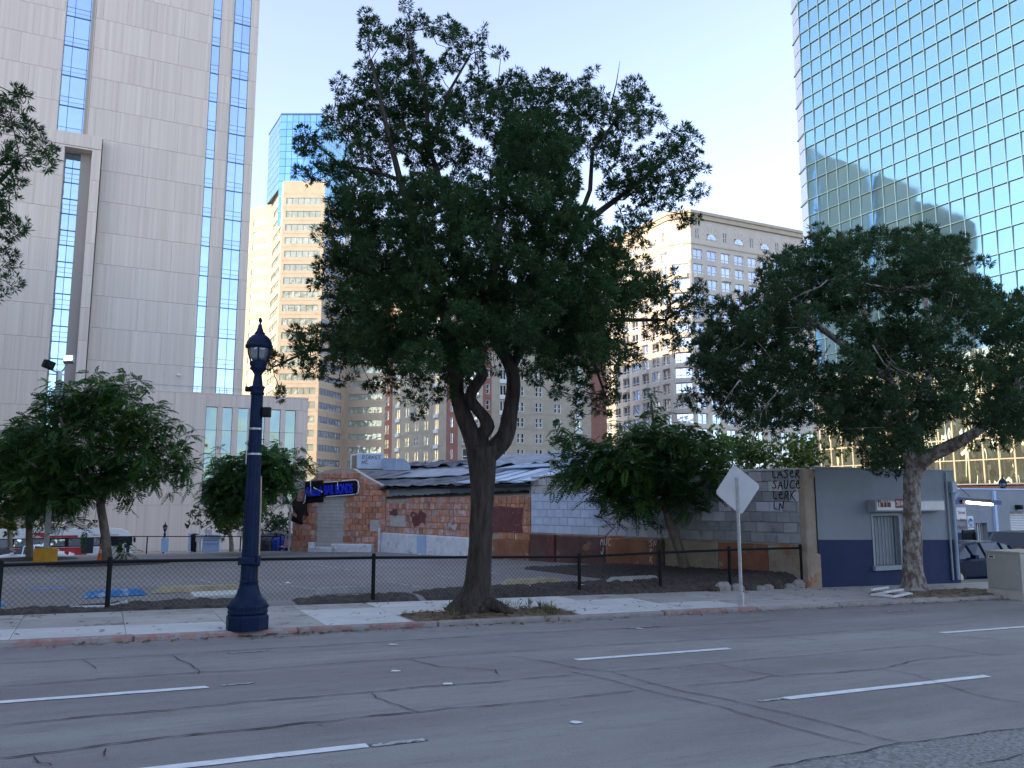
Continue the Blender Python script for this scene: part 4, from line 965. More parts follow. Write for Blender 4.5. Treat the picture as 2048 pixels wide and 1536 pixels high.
for i in range(8): 
    x = op[0]+.12+(op[1]-op[0]-.24)*i/7; put('window_bar', MB().box(-.014,.014,0,.03,op[2]+.02,op[3]-.08).mesh('window_bar', M['black'] if i % 2 == 9 else M['grey_steel']), wf, T(x,FY+.08,0))
for i in range(7):
    x = op[0]+.12+(op[1]-op[0]-.24)*(i+.5)/7; put('shutter_board', MB().bev(-.075,.075,0,.03,op[2]+.03,op[3]-.1,.008).mesh('shutter_board', M['grey_steel']), wf, T(x,FY+.155,0))
x, z = az(1888,945); zb_ = az(1897,1160)[1]
put('conduit', MB().tube([(x,-.05,z),(x,-.05,zb_)],.03,8).mesh('conduit', M['grey_steel']), au, T(0,FY,0))
x = az(1900,990)[0]; z = az(1900,985)[1]
put('downpipe', MB().tube([(x,-.08,z),(x,-.08,zb_)],.055,10).mesh('downpipe', M['sheet_dark']), au, T(0,FY,0)); put('gutter_head', MB().bev(x-.1,x+.12,-.17,-.01,z-.02,z+.33,.02).prism_xz([(x+.06,z-.25),(x+.32,z),(x+.06,z)],-.12,-.1).mesh('gutter_head', M['sheet_dark']), au, T(0,FY,0))
# its sign box
x0, z1 = az(1734,1000); x1 = az(1872,1000)[0]; z0 = az(1740,1023)[1]
sb = thing('sign_box', 'white lightbox reading A Street Auto Service above the barred window', 'sign', T(x0,FY,z0))
put('casing', MB().bev(0,x1-x0,-.28,-.005,0,z1-z0,.01).mesh('casing', M['grey_steel']), sb, WM[sb.name]); put('face', MB().box(.05,x1-x0-.04,-.29,-.281,.04,z1-z0-.04).mesh('face', M['sign_white']), sb, WM[sb.name])
put('lettering', text_mesh('"A"  Street  Auto  Service', .27, .003, M['red_print'], sx=.185, bold=.008), sb, WM[sb.name]@T(.08,-.295,.13))
put('phone_panel', MB().box(.79,1.42,-.296,-.291,.1,.36).mesh('phone_panel', M['red_print']), sb, WM[sb.name]); put('lettering', text_mesh('239-9600', .2, .003, M['sign_white'], sx=.5, bold=.005), sb, WM[sb.name]@T(.83,-.3,.16))
# yard behind with the long back wall
fc_ = MB().box(ax1,70,14.95+1.85,36,-.5,-.02); put('forecourt', fc_.mesh('forecourt', M['lot_asphalt']), None, T(0,0,.13)@TILT, kind='structure')
BY = 25.5; bz = lambda px, py: (float(on_y(px,py,BY)[0]), float(on_y(px,py,BY)[2]))
bs = thing('repair_garage', 'grey garage with navy base behind the parked cars', 'building', T(40,BY,-1))
x0 = ax1-3; bt = bz(1990,980)[1]; g0, g1 = bz(2019,1024), bz(2110,1066); dr0, dr1 = bz(1951,1046), bz(1978,1100); zg = -1.4
b = MB(); wall_open(b, x0, 58, zg, bt, [(g0[0],g1[0],zg+.001,g0[1]),(dr0[0],dr1[0],zg+.001,dr0[1])], .35); put('wall', b.mesh('wall', M['auto_grey']), bs, T(0,BY,0))
put('roof', MB().box(x0,58,BY+.02,BY+3,bt-.3,bt-.1).mesh('roof', M['grey_stop']), bs, I4); put('coping', MB().bev(x0,58,BY-.04,BY+.2,bt+.002,bt+.07,.02).mesh('coping', M['light_blue']), bs, I4)
zd = bz(2000,1063)[1]; b = MB()
for a, c in ((x0,dr0[0]),(dr1[0],g0[0]),(g1[0],58)): b.quad((a,-.006,zg),(c,-.006,zg),(c,-.006,zd),(a,-.006,zd))
put('painted_dado', b.mesh('painted_dado', M['auto_blue']), bs, T(0,BY,0))
gd = put('garage_door', MB().box(g0[0],g1[0],.4,.5,zg,g0[1]).mesh('garage_door', M['dark_void']), bs, T(0,BY,0)); zlo = g1[1]
for i in range(13):
    za = zlo+(g0[1]-zlo)*i/13; zb_ = zlo+(g0[1]-zlo)*(i+1)/13; put('slat', MB().prism_xz([(g0[0]+.02,za),(g1[0]-.02,za),(g1[0]-.02,zb_-.02),(g0[0]+.02,zb_-.02)],.26,.3).mesh('slat', M['white_alu']), gd, T(0,BY,0))
put('back_door', MB().box(dr0[0],dr1[0]-.25,.26,.3,zg,dr0[1]).mesh('back_door', M['sheet_dark']), bs, T(0,BY,0)); q = MB()
for i in range(6): q.box(dr0[0]+.08+i*.16,dr0[0]+.13+i*.16,.2,.25,zg,dr0[1]-.05)
put('door_grille', q.mesh('door_grille', M['galv']), bs, T(0,BY,0))
x = bz(1986,1000)[0]; put('downpipe', MB().bev(x-.08,x+.1,-.12,0,zd,bt-.05,.02).mesh('downpipe', M['light_blue']), bs, T(0,BY,0))
x, z = bz(2033,1019); put('security_light', MB().bev(x-.12,x+.12,-.3,-.02,z,z+.22,.04).mesh('security_light', M['black']), bs, T(0,BY,0))
# blue canopy beam with its lit tube
CY = 20.0; c0, c1 = on_y(1918,994,CY), on_y(2003,1003,CY)
cn = thing('canopy', 'blue canopy beam reaching out from the repair shop wall', 'canopy', T(c0[0],CY,c0[2]))
put('beam', MB().prism_xz([(c0[0]-.6,c0[2]+.03),(c0[0]-.6,c0[2]-.27),(c1[0],c1[2]-.12),(c1[0],c1[2]+.03)],CY,CY+.9).mesh('beam', M['canopy_blue']), cn, I4)
put('stay_rod', MB().tube([(c0[0]-.1,CY+.1,c0[2]+.55),(c0[0]+.75,CY+.1,c0[2]+.02)],.012,5).mesh('stay_rod', M['black']), cn, I4)
t0, t1 = on_y(1934,1004.5,CY-.1), on_y(1984,1009,CY-.1)
fl = thing('tube_light', 'lit fluorescent tube light under the blue canopy beam', 'light', T(*t0)); put('tube', MB().tube([t0,t1],[.045,.045],10).mesh('tube', M['tube']), fl, I4); put('housing', MB().box(t0[0]-.2,t1[0]+.05,CY-.05,CY+.02,t1[2]+.04,t0[2]+.1).mesh('housing', M['black']), fl, I4)
# wall notices
for (a, b_), (c, d), lb, lines in (((1910,1015),(1931,1039),'white notice board with maroon lettering half hidden by shop corner',None),((1932,1032),(1946,1059),'white poster with round blue seal on garage wall','ASE')):
    p0, p1 = bz(a,b_), bz(c,d); nb = thing('notice_board', lb, 'sign', T(p0[0],BY-.03,p1[1])); ww, hh = p1[0]-p0[0], p0[1]-p1[1]
    put('board', MB().bev(0,ww,-.03,.02,0,hh,.006).mesh('board', M['sign_white']), nb, WM[nb.name])
    if lines:
        q = MB(); n = 24; ring = []
        for i in range(n*2): rr = (.27 if i % 2 else .31)*ww/.72; ring.append((ww/2+rr*math.cos(i*math.pi/n), hh*.55+rr*math.sin(i*math.pi/n)))
        put('seal', q.prism_xz(ring,-.04,-.031).mesh('seal', M['blue_print']), nb, WM[nb.name]); put('lettering', text_mesh('ASE', .3*ww/.72, .002, M['sign_white'], 'CENTER', bold=.005), nb, WM[nb.name]@T(ww/2,-.045,hh*.55-.1)); put('lettering', text_mesh('CERTIFIED', .09, .002, M['blue_print'], 'CENTER'), nb, WM[nb.name]@T(ww/2,-.036,.08))
    else:
        for i, s_ in enumerate(('Street','Auto','& Repair')): put('lettering', text_mesh(s_, .22, .002, M['red_print'], 'RIGHT', sx=.9), nb, WM[nb.name]@T(ww-.08,-.036,hh-.3-i*.33))
# iron gate
p0, p1 = on_y(1926,1060,21.5), on_y(1954,1100,21.5); ig = thing('iron_gate', 'black iron bar gate beside the repair shop corner', 'gate', T(p0[0],21.5,-.7)); q = MB(); ww = p1[0]-p0[0]; hh = p0[2]+.7
q.box(0,.07,0,.07,0,hh).box(ww-.07,ww,0,.07,0,hh).box(.07,ww-.07,.01,.06,hh-.12,hh-.02); put('gate_frame', q.mesh('gate_frame', M['black']), ig, WM[ig.name])
for i in range(6): put('bar', MB().box(-.015,.015,.02,.05,0,hh-.12).mesh('bar', M['black']), ig, WM[ig.name]@T(.07+(ww-.14)*(i+1)/7,0,0))
# ================================================================== STREET FURNITURE AND VEHICLES
# chain-link fence
fe = thing('chain_link_fence', 'low black chain-link fence along the back of the pavement', 'fence', T(7,17,0))
FP = [(-6.4,.98,.16),(-1.44,.95,.13),(.26,.96,.10),(5.22,.88,.05),(10.2,.75,-.1),(12.52,.78,-.06),(14.72,.79,-.02),(17.2,.78,-.08)]
for x, zt, zb in FP: put('post', MB().lathe([(.042,zb-.2),(.042,zt+.03),(.05,zt+.032),(.03,zt+.07)],10).mesh('post', M['black']), fe, T(x,17,0))
put('rail', MB().tube([(x,17,zt-.02) for x, zt, _ in FP],.03,8).mesh('rail', M['black']), fe, I4)
q = MB(); pit = .095
for (x0,t0,b0),(x1,t1,b1) in zip(FP[:-1], FP[1:]):
    hh = ((t0-b0)+(t1-b1))/2-.04
    Z = lambda x, s: b0+(b1-b0)*(x-x0)/(x1-x0)+.02+s*((t0-b0)+((t1-b1)-(t0-b0))*(x-x0)/(x1-x0)-.04)/hh
    n = int((x1-x0+hh)/pit)+1
    for sg_ in (1,-1):
        for i in range(n):
            c = x0+i*pit if sg_ < 0 else x0-hh+i*pit
            s0, s1 = 0.0, hh
            xa, xb = (c, c+hh) if sg_ > 0 else (c, c-hh)
            lo, hi = min(xa,xb), max(xa,xb)
            if hi <= x0 or lo >= x1: continue
            f = lambda x: (x-xa)/(xb-xa)*hh
            if sg_ > 0: xa2, xb2 = max(xa,x0), min(xb,x1)
            else: xa2, xb2 = min(xa,x1), max(xb,x0)
            q.tube([(xa2,17+.004*sg_,Z(xa2,f(xa2))),(xb2,17+.004*sg_,Z(xb2,f(xb2)))],.0025,3,cap=(False,False))
put('wire_mesh', q.mesh('wire_mesh', M['black']), fe, I4, kind='stuff')
# ornamental street lamp
def make_lamp():
    L = on_walk(494,1258); x, y = float(L[0]), float(L[1]); z0 = walk_z(x)
    t = thing('street_lamp', 'navy fluted street lamp at the kerb with two strap bands', 'street lamp', T(x,y,z0), 'ornamental street lamps'); W = WM[t.name]
    put('base', MB().lathe([(.33,0),(.33,.2),(.315,.22),(.315,.215),(.3,.24)],8,ph=math.pi/8).mesh('base', M['navy']), t, W)
    put('pedestal', MB().lathe([(.30,.241),(.31,.27),(.3,.3),(.305,.32),(.305,.38),(.29,.4),(.27,.44),(.215,.49),(.18,.56),(.15,.66),(.138,.72),(.15,.725),(.15,.745),(.135,.755)],28).mesh('pedestal', M['navy'], True), t, W)
    q = MB()
    for i in range(28):
        a = 2*math.pi*i/28; q.tube([(.306*math.cos(a),.306*math.sin(a),.335),(.306*math.cos(a),.306*math.sin(a),.365)],.014,4)
    put('moulding', q.mesh('moulding', M['navy']), t, W)
    def fl(r_, z, n=48): return [((r_*(1-.055*(j % 4 in (1,2))))*math.cos(2*math.pi*j/n), (r_*(1-.055*(j % 4 in (1,2))))*math.sin(2*math.pi*j/n), z) for j in range(n)]
    put('shaft', MB().loop([fl(.135,.755),fl(.118,2.0),fl(.102,3.0),fl(.094,3.72)]).mesh('shaft', M['navy']), t, W)
    put('capital', MB().lathe([(.1,3.721),(.115,3.74),(.1,3.78),(.112,3.83),(.125,3.86),(.085,3.88),(.07,3.98),(.06,4.06),(.095,4.12),(.14,4.16),(.12,4.19),(.145,4.24),(.14,4.28)],20).mesh('capital', M['navy'], True), t, W)
    put('globe', MB().lathe([(.09,4.281),(.135,4.34),(.175,4.45),(.185,4.5)],16).mesh('globe', M['lamp_glass'], True), t, W)
    put('lamp_holder', MB().lathe([(.05,4.282),(.06,4.4),(.05,4.52)],8).mesh('lamp_holder', M['navy']), t, W) 
    q = MB()
    for i in range(6):
        a = i*math.pi/3+.3; q.tube([(.14*math.cos(a),.14*math.sin(a),4.27),(.185*math.cos(a),.185*math.sin(a),4.4),(.205*math.cos(a),.205*math.sin(a),4.53)],.012,5)
    put('lantern_cage', q.mesh('lantern_cage', M['navy']), t, W)
    put('lamp_hood', MB().lathe([(.19,4.501),(.22,4.505),(.225,4.54),(.21,4.56),(.2,4.6),(.165,4.67),(.11,4.72),(.08,4.74),(.09,4.755),(.06,4.78),(.035,4.86),(.03,4.9)],20).mesh('lamp_hood', M['navy'], True), t, W)
    put('finial', MB().lathe([(.02,4.901),(.014,4.93),(.032,4.96),(.03,4.99),(.008,5.02)],10).mesh('finial', M['navy'], True), t, W)
    return t
lp = make_lamp(); LW = WM[lp.name].copy()
# fixtures strapped to this one only
far = []
for (px,py,D,zo,lb) in ((331,1043,80,None,'small distant street lamp beyond the lot rail fence'),(2004,948,46.5,None,'blue street lamp whose head shows above the garage')):
    p = fwd(px,py,D); d = dup(lp, T(p[0],p[1],p[2]-5.02), lb)
for z, r_ in ((2.74,.112),(3.15,.106),(1.05,.14)): put('strap_band', MB().lathe([(r_,z),(r_+.004,z),(r_+.004,z+.03),(r_,z+.03)],20,cap=(False,False)).mesh('strap_band', M['galv'] if z > 2 else M['navy']), lp, LW)
put('clamp', MB().bev(-.15,.12,-.17,-.12,1.0,1.12,.02).bev(.12,.18,-.15,-.06,.98,1.14,.02).mesh('clamp', M['navy']), lp, LW@RZ(-.4)); put('conduit', MB().tube([(.13,-.07,.75),(.12,-.06,2.0),(.11,-.05,2.4)],.014,6).mesh('conduit', M['tan_render']), lp, LW)
put('banner_edge', MB().bev(-.135,-.12,-.02,.3,2.6,3.6,.003).mesh('banner_edge', M['sign_white']), lp, LW@RZ(-.15)); put('sensor_box', MB().bev(.1,.23,-.08,.05,3.36,3.52,.02).bev(-.19,-.1,-.06,.04,3.78,3.86,.02).mesh('sensor_box', M['black']), lp, LW@RZ(-.4))
# diamond sign seen from behind
p = on_walk(1483,1212); ds = thing('road_sign', 'blank back of a diamond road sign on a thin steel post', 'sign', T(p[0],p[1],walk_z(p[0]))); W = WM[ds.name]
put('post', MB().bev(-.032,.032,-.02,.02,-.1,2.72,.008).mesh('post', M['galv']), ds, W@RZ(-1.1)); put('post_base', MB().bev(-.05,.05,-.045,.045,-.02,.28,.01).lathe([(.11,-.02),(.1,.012)],10).mesh('post_base', M['galv']), ds, W@RZ(-1.1))
c = .54; k = .06; poly = []
for a in range(4):
    ux, uz = [(1,0),(0,1),(-1,0),(0,-1)][a]; vx, vz = -uz, ux
    for s_ in (-1,-.4,.4,1): poly.append((ux*(c-k*(1+.45*(1-abs(s_)))*.7*(abs(s_)))+vx*s_*k-ux*(0 if abs(s_)<1 else 0), uz*(c-k*(1+.45*(1-abs(s_)))*.7*abs(s_))+vz*s_*k))
pm_ = fwd(1472,979,float(np.array(p)@_f0)); zc = pm_[2]-walk_z(p[0])
put('sign_plate', MB().prism_xz(poly,-.003,.003).mesh('sign_plate', M['white_alu']), ds, W@T(0.03,.028,zc)@RZ(R(-71.6))@Matrix.Rotation(-R(7),4,'Y'))
# utility cabinet
ub = thing('utility_cabinet', 'beige metal utility cabinet on a concrete plinth at the kerb', 'cabinet', T(20.78,13.55,walk_z(21.2)))
W = WM[ub.name]; put('plinth', MB().bev(-.03,1.33,-.36,.6,-.15,.14,.015).mesh('plinth', M['plinth']), ub, W); put('cabinet_body', MB().bev(0,1.3,-.33,.57,.141,1.08,.012).mesh('cabinet_body', M['cabinet']), ub, W)
put('lid', MB().bev(-.015,1.315,-.345,.585,1.081,1.12,.01).mesh('lid', M['cabinet']), ub, W); put('side_panel', MB().bev(-.26,.5,-.012,-.001,.18,1.04,.006).mesh('side_panel', M['cabinet']), ub, W@RZ(-math.pi/2)@T(-.3+.06,0,0)@T(0,.0,0)) 
put('label_plate', MB().box(-.02,-.013,.33,.5,.93,1.0).mesh('label_plate', M['sign_white']), ub, W); put('label_print', MB().box(-.023,-.0205,.36,.47,.945,.985).mesh('label_print', M['ink']), ub, W); put('latch', MB().box(-.03,-.013,-.25,-.21,.55,.65).mesh('latch', M['galv']), ub, W)
# wheel stops
def wheel_stop(a, c, mat, label, h=.14, w=.17):
    A, B_ = on_lot(*a, 0), on_lot(*c, 0); L = math.hypot(B_[0]-A[0],B_[1]-A[1]); an = math.atan2(B_[1]-A[1],B_[0]-A[0])
    t = thing('wheel_stop', label, 'wheel stop', T(A[0],A[1],lot_z(A[1])+.01)@RZ(an), 'concrete wheel stops')
    b = MB(); prof = lambda s_: [(-w/2*s_[1],0),(-w/2*s_[1]*.75,h*s_[0]),(w/2*s_[1]*.75,h*s_[0]),(w/2*s_[1],0)]
    b.loop([[(x,y,z) for y, z in prof(s_)] for x, s_ in ((0,(.25,1)),(.14,(.95,1)),(.2,(1,1)),(L-.2,(1,1)),(L-.14,(.95,1)),(L,(.25,1)))])
    put('concrete_bar', b.mesh('concrete_bar', M[mat]), t, WM[t.name]); q = MB()
    for x in (.35,L-.35): q.lathe([(.02,h*.9),(.02,h+.006)],8,x,0)
    put('fixing_pin', q.mesh('fixing_pin', M['black']), t, WM[t.name])
wheel_stop((166,1197),(291,1190),'blue_stop','worn blue wheel stop with white lettering traces by the fence')
wheel_stop((305,1187),(480,1181),'yellow_stop','faded yellow wheel stop left of the lamp base')
wheel_stop((630,1190),(748,1185),'grey_stop','grey wheel stop right of the lamp base behind fence')
wheel_stop((1004,1172),(1126,1167),'yellow_stop','yellowed grey wheel stop just right of the big trunk')
wheel_stop((1214,1167),(1318,1162),'grey_stop','pale grey wheel stop below the leaning jacaranda')
wheel_stop((-95,1215),(6,1213),'blue_stop','worn blue wheel stop cut by left picture edge')
lot_line((55,1178),(140,1176),.35,'paint'); 
for o_ in [o for o in lot.children][-1:]: o_.data.materials[0] = M['blue_stop']
# rail fence at the far edge of the lot
rf = thing('rail_fence', 'thin dark rail fence along far edge of the parking lot', 'fence', T(6,42,-.4)); ptsr = []
for px in (200,293,386,480,560):
    pb = on_lot(px,1103); ptsr.append(pb); zt = fwd(px,1073,float(np.array(pb)@_f0))[2]; ptsr[-1] = (pb[0],pb[1],zt)
    put('post', MB().tube([(pb[0],pb[1],pb[2]-.2),(pb[0],pb[1],zt)],.03,6).mesh('post', M['black']), rf, I4)
put('rail', MB().tube(ptsr,.025,6).mesh('rail', M['black']), rf, I4)
# light pole on its yellow base
p = on_lot(90,1126); D = float(np.array(p)@_f0); sc = D/FPX
pl = thing('light_pole', 'grey floodlight pole on a round yellow concrete base', 'light pole', T(*p)); W = WM[pl.name]
hB = 50*sc*.55; put('base', MB().lathe([(21*sc,-.2),(21*sc,hB),(20*sc,hB+.02)],24).mesh('base', M['yellow_base'], False), pl, W)
tp = fwd(108,742,D); H = tp[2]-p[2]; put('pole', MB().bev(-.08,.08,-.08,.08,hB,H,.01).mesh('pole', M['galv']), pl, W@RZ(.3)); put('base_plate', MB().box(-.17,.17,-.17,.17,hB+.021,hB+.045).mesh('base_plate', M['grey_steel']), pl, W)
put('bracket', MB().tube([(-.35,-.05,H+.05),(0,0,H-.1),(.12,0,H+.05),(.3,-.05,H+.4)],.035,6).mesh('bracket', M['grey_steel']), pl, W)
f1 = put('floodlight', MB().bev(-.2,.14,-.14,.14,-.16,.16,.04).mesh('floodlight', M['black']), pl, W@T(-.35,-.05,H+.2)@Matrix.Rotation(.3,4,'Y')@RZ(.5)); put('fin', MB().box(-.22,-.205,-.11,.11,-.14,.14).box(-.25,-.235,-.11,.11,-.14,.14).mesh('fin', M['black']), f1, WM[f1.name])
f2 = put('floodlight', MB().bev(-.18,.18,-.1,.1,-.18,.15,.04).mesh('floodlight', M['grey_steel']), pl, W@T(.28,-.05,H+.5)@Matrix.Rotation(-.45,4,'X')@RZ(-.2)); put('lit_lens', MB().box(-.14,.14,-.115,-.102,-.14,.07).mesh('lit_lens', M['flood']), f2, WM[f2.name])
# traffic cone
p = on_lot(201,1124); cn_ = thing('traffic_cone', 'orange traffic cone with white band beside the jacaranda trunk', 'cone', T(*p)); W = WM[cn_.name]
put('cone_body', MB().box(-.19,.19,-.19,.19,0,.03).lathe([(.14,.031),(.10,.32),(.095,.34)],14).lathe([(.075,.5),(.035,.76),(.0305,.77)],14).mesh('cone_body', M['cone'], False), cn_, W); put('white_band', MB().lathe([(.0955,.34),(.076,.498)],14).mesh('white_band', M['sign_white']), cn_, W)
# pale bent rod and small scraps
a, b_, c = on_lot(142,1215,.06), on_lot(215,1213,.06), on_lot(253,1204,.16)
pr = thing('white_pole', 'long white bent plastic pole lying in the mulch behind fence', 'pole', T(*a)); put('rod', MB().tube([a,(np.array(a)+b_)/2+np.array([0,0,.0]),b_,c],.028,8).mesh('rod', M['white_alu']), pr, I4); put('end_cap', MB().lathe([(.032,-.01),(.032,.05)],8).mesh('end_cap', M['galv']), pr, T(*a))
def scrap(p, s, mat='paper', lb='crumpled white paper scrap lying on the parking lot', grp='paper scraps on the lot'):
    b = MB(); n = 7
    ring = [(s*math.cos(6.28*i/n)*random.uniform(.5,1.2), s*.7*math.sin(6.28*i/n)*random.uniform(.5,1.2), random.uniform(.01,.5*s)) for i in range(n)]
    b.add([(0,0,s*.5)]+ring, [(0,i+1,(i+1) % n+1) for i in range(n)]); put('paper_scrap', b.mesh('paper_scrap', M[mat]), None, T(*p), lb, 'litter', grp)
for px, py in ((575,1168),(886,1180),(1165,1172),(1052,1176),(840,1110),(858,1107),(1018,1111),(1035,1110),(1075,1110),(1250,1122),(1262,1124),(1275,1123),(1300,1128),(1180,1118),(635,1101),(615,1102),(655,1102),(1215,1121),(700,1105)): scrap(on_lot(px,py,.01), random.uniform(.06,.16), 'paper', 'white paper scrap in open asphalt behind the fence' if py > 1130 else ('white litter scrap on ground along the stained wall base' if px > 1000 else 'white litter scrap near the brick shop doorstep'), 'paper scraps on the lot')
scrap(on_walk(193,1224), .1, 'tent_teal', 'flattened teal wrapper on pavement by the fence post', None) if False else None
re_ = thing('rubble_edging', 'broken pale rubble edging the mulch by the end of the block wall', 'edging', T(15.8,16.75,walk_z(15.8)))
for i in range(9):
    x = 14.0+i*.36+random.uniform(-.06,.06); q = MB(); w = random.uniform(.16,.26); h = random.uniform(.1,.24)
    q.loop([[(w*k_*math.cos(a)*random.uniform(.8,1.15), .14*k_*math.sin(a)*random.uniform(.8,1.2), zz) for a in np.linspace(0,6.28,8)[:-1]] for zz, k_ in ((-.08,1),(h*.6,.95),(h,.55))])
    put('stone', q.mesh('stone', M['kerb' if i % 3 else 'mulch']), re_, T(x,16.77+random.uniform(-.05,.05),walk_z(x)))
# white timber frames dumped by the right-hand tree
p = on_walk(1783,1193); wf_ = thing('timber_frame', 'white timber frame lying flat at the foot of the flaky tree', 'frame', T(p[0],p[1],walk_z(p[0])+.03)@RZ(.25)); W = WM[wf_.name]
for x0, x1, y0, y1, z in ((-.5,.5,-.3,-.22,0),(-.5,.5,.2,.28,0),(-.5,-.42,-.22,.2,.01),(.42,.5,-.22,.2,.01),(-.35,.6,-.05,.03,.07),(-.3,.55,.3,.36,.1)): put('batten', MB().bev(x0,x1,y0,y1,z,z+.05,.008).mesh('batten', M['wood_white']), wf_, W)
# far signs by the street
for (x0,y0,x1,y1), mt, lb in (((321,1076,336,1106),'light_blue','pale blue hoarding sheet behind the distant street lamp'),((375,1066,391,1104),'light_blue','pale blue banner sheet left of the white kiosk')):
    D = 47; a, c = fwd(x0,y1,D), fwd(x1,y0,D); t = thing('banner', lb, 'banner', T(a[0],a[1],a[2])@RZ(-AZ)); w = (x1-x0)*D/FPX; h = c[2]-a[2]
    put('sheet', MB().bev(0,w,0,.04,.05,h,.01).mesh('sheet', M[mt]), t, WM[t.name]); put('stake', MB().box(w/2-.02,w/2+.02,.045,.08,-.6,h+.1).mesh('stake', M['galv']), t, WM[t.name])
D = 43.5; a = fwd(392,1104,D); kw = 45*D/FPX; kh = 40*D/FPX
ks = thing('kiosk_sign', 'white and pale blue kiosk sign with a small navy logo line', 'sign', T(a[0],a[1],a[2])@RZ(-AZ)); W = WM[ks.name]
put('panel', MB().bev(.3,kw,.0,.2,-.3,kh*.8,.02).mesh('panel', M['light_blue']), ks, W); put('header', MB().bev(.15,kw+.1,-.05,.3,kh*.68,kh*.86,.02).bev(.38,.38+.4,.02,.2,kh*.862,kh*1.1,.02).mesh('header', M['sign_white']), ks, W); put('leg', MB().box(0,.06,0,.1,-.4,kh*.8).box(.14,.2,0,.1,-.4,kh*.8).mesh('leg', M['sign_white']), ks, W); put('side_board', MB().bev(-.05,.28,-.02,.0,kh*.5,kh*.82,.01).mesh('side_board', M['sign_white']), ks, W)
put('lettering', text_mesh('Welcome', .15, .003, M['navy_print'], sx=1.0, bold=.004), ks, W@T(.62,-.055,kh*.73)); q = MB(); q.lathe([(.06,-.004),(.06,0)],12); me = q.mesh('logo', M['navy_print']); me.transform(Matrix.Rotation(math.pi/2,4,'X')); put('logo', me, ks, W@T(.5,-.052,kh*.78)); put('stripe', MB().box(.34,kw-.05,-.012,-.001,kh*.38,kh*.41).box(.34,kw-.05,-.012,-.001,kh*.55,kh*.6).mesh('stripe', M['sheet_dark']), ks, W)
bn = fwd(388,1104,43.8); tb = thing('litter_bin', 'black litter bin standing left of the white kiosk sign', 'bin', T(*bn)); put('bin_body', MB().lathe([(.16,-.3),(.2,.75),(.2,.8)],12).mesh('bin_body', M['black']), tb, WM[tb.name]); put('lid', MB().lathe([(.22,.801),(.2,.9),(.08,.95)],12).mesh('lid', M['black']), tb, WM[tb.name])
# encampment beside the brick shop
def mound(name, label, cat, mat, px0, px1, py_top, py_b, dep, seed, nx=14, ny=9, pw=.6, Doff=0):
    rd = random.Random(seed); a = on_lot((px0+px1)/2, py_b); D = float(np.array(a)@_f0)+Doff; a = fwd((px0+px1)/2, py_b, D); w = (px1-px0)*D/FPX; h = (py_b-py_top)*D/FPX
    t = thing(name, label, cat, T(a[0],a[1],a[2]-.03)@RZ(-AZ)); b = MB(); vs = []
    for j in range(ny+1):
        for i in range(nx+1):
            u, v = i/nx*2-1, j/ny*2-1; m = max(0,(1-abs(u)**2.6))*max(0,(1-abs(v)**2.6)); vs.append((u*w/2+rd.gauss(0,.03),v*dep/2+rd.gauss(0,.03),h*m**pw*(1+rd.gauss(0,.09)) if m > 0 else 0))
    b.add(vs, [(j*(nx+1)+i,j*(nx+1)+i+1,(j+1)*(nx+1)+i+1,(j+1)*(nx+1)+i) for j in range(ny) for i in range(nx)]); put('cover', b.mesh('cover', M[mat], True), t, WM[t.name]); return t
mound('rubbish_heap','heap of black bags and bundles under the brown tarp edge','rubbish','bag_black',508,553,1068,1101,1.4,1)
mound('blue_tarpaulin','bright blue tarpaulin bundle beside the pink chair','tarpaulin','tent_blue',545,572,1074,1101,.9,2,pw=.3)
mound('teal_tarpaulin','dark teal tarpaulin slumped against the brick shop','tarpaulin','tent_teal',562,610,1072,1100,1.2,3)
a = on_lot(570,1100); D = float(np.array(a)@_f0)+.3; tt = thing('tarp_shelter', 'grey-brown tarp shelter propped up beside the brick shop', 'shelter', T(*a)); rid = [(520,1074),(540,1065),(553,1060),(566,1063),(580,1070),(600,1076)]
b = MB(); vs = [tuple(fwd(px,py+dy,D+dd)) for dy, dd in ((6,-.6),(0,0),(3,.9)) for px, py in rid]; b.add(vs, [(j*6+i,j*6+i+1,(j+1)*6+i+1,(j+1)*6+i) for j in range(2) for i in range(5)]); o = put('cover', b.mesh('cover', M['tent_grey'], True), tt, I4); o.modifiers.new('thick','SOLIDIFY').thickness = .03
for px in (524,553,597): put('prop', MB().tube([fwd(px,1104,D),fwd(px,1066,D)],.02,5).mesh('prop', M['soot']), tt, I4)
a = on_lot(571,1102); fcx = thing('folding_chair', 'low pink folding chair with white frame by blue tarpaulin', 'chair', T(a[0],a[1],a[2])@RZ(-AZ-.3)); W = WM[fcx.name]
put('frame', MB().tube([(-.22,-.2,0),(-.22,.2,.05),(-.22,.3,.6),(.22,.3,.6),(.22,.2,.05),(.22,-.2,0)],.02,6).tube([(-.24,-.2,.22),(-.24,.15,.22)],.02,6).tube([(.24,-.2,.22),(.24,.15,.22)],.02,6).mesh('frame', M['wood_white']), fcx, W); put('seat', MB().bev(-.21,.21,-.2,.2,.18,.2,.005).mesh('seat', M['pink']), fcx, W); put('backrest', MB().add([(-.21,.21,.24),(.21,.21,.24),(.21,.3,.57),(-.21,.3,.57)],[(0,1,2,3)]).mesh('backrest', M['pink']), fcx, W)
a = on_lot(603,1101); sc_ = thing('swivel_chair', 'black swivel chair left at the corner of the brick shop', 'chair', T(*a)); put('seat', MB().bev(-.24,.24,-.24,.24,.35,.43,.03).mesh('seat', M['black']), sc_, T(*a)); put('backrest', MB().bev(.1,.24,-.2,-.14,.5,1.0,.02).mesh('backrest', M['black']), sc_, T(*a)); put('column', MB().tube([(0,0,.05),(0,0,.35)],.03,6).tube([(-.25,0,.03),(.25,0,.03)],.02,5).tube([(0,-.25,.035),(0,.25,.035)],.02,5).mesh('column', M['galv']), sc_, T(*a))
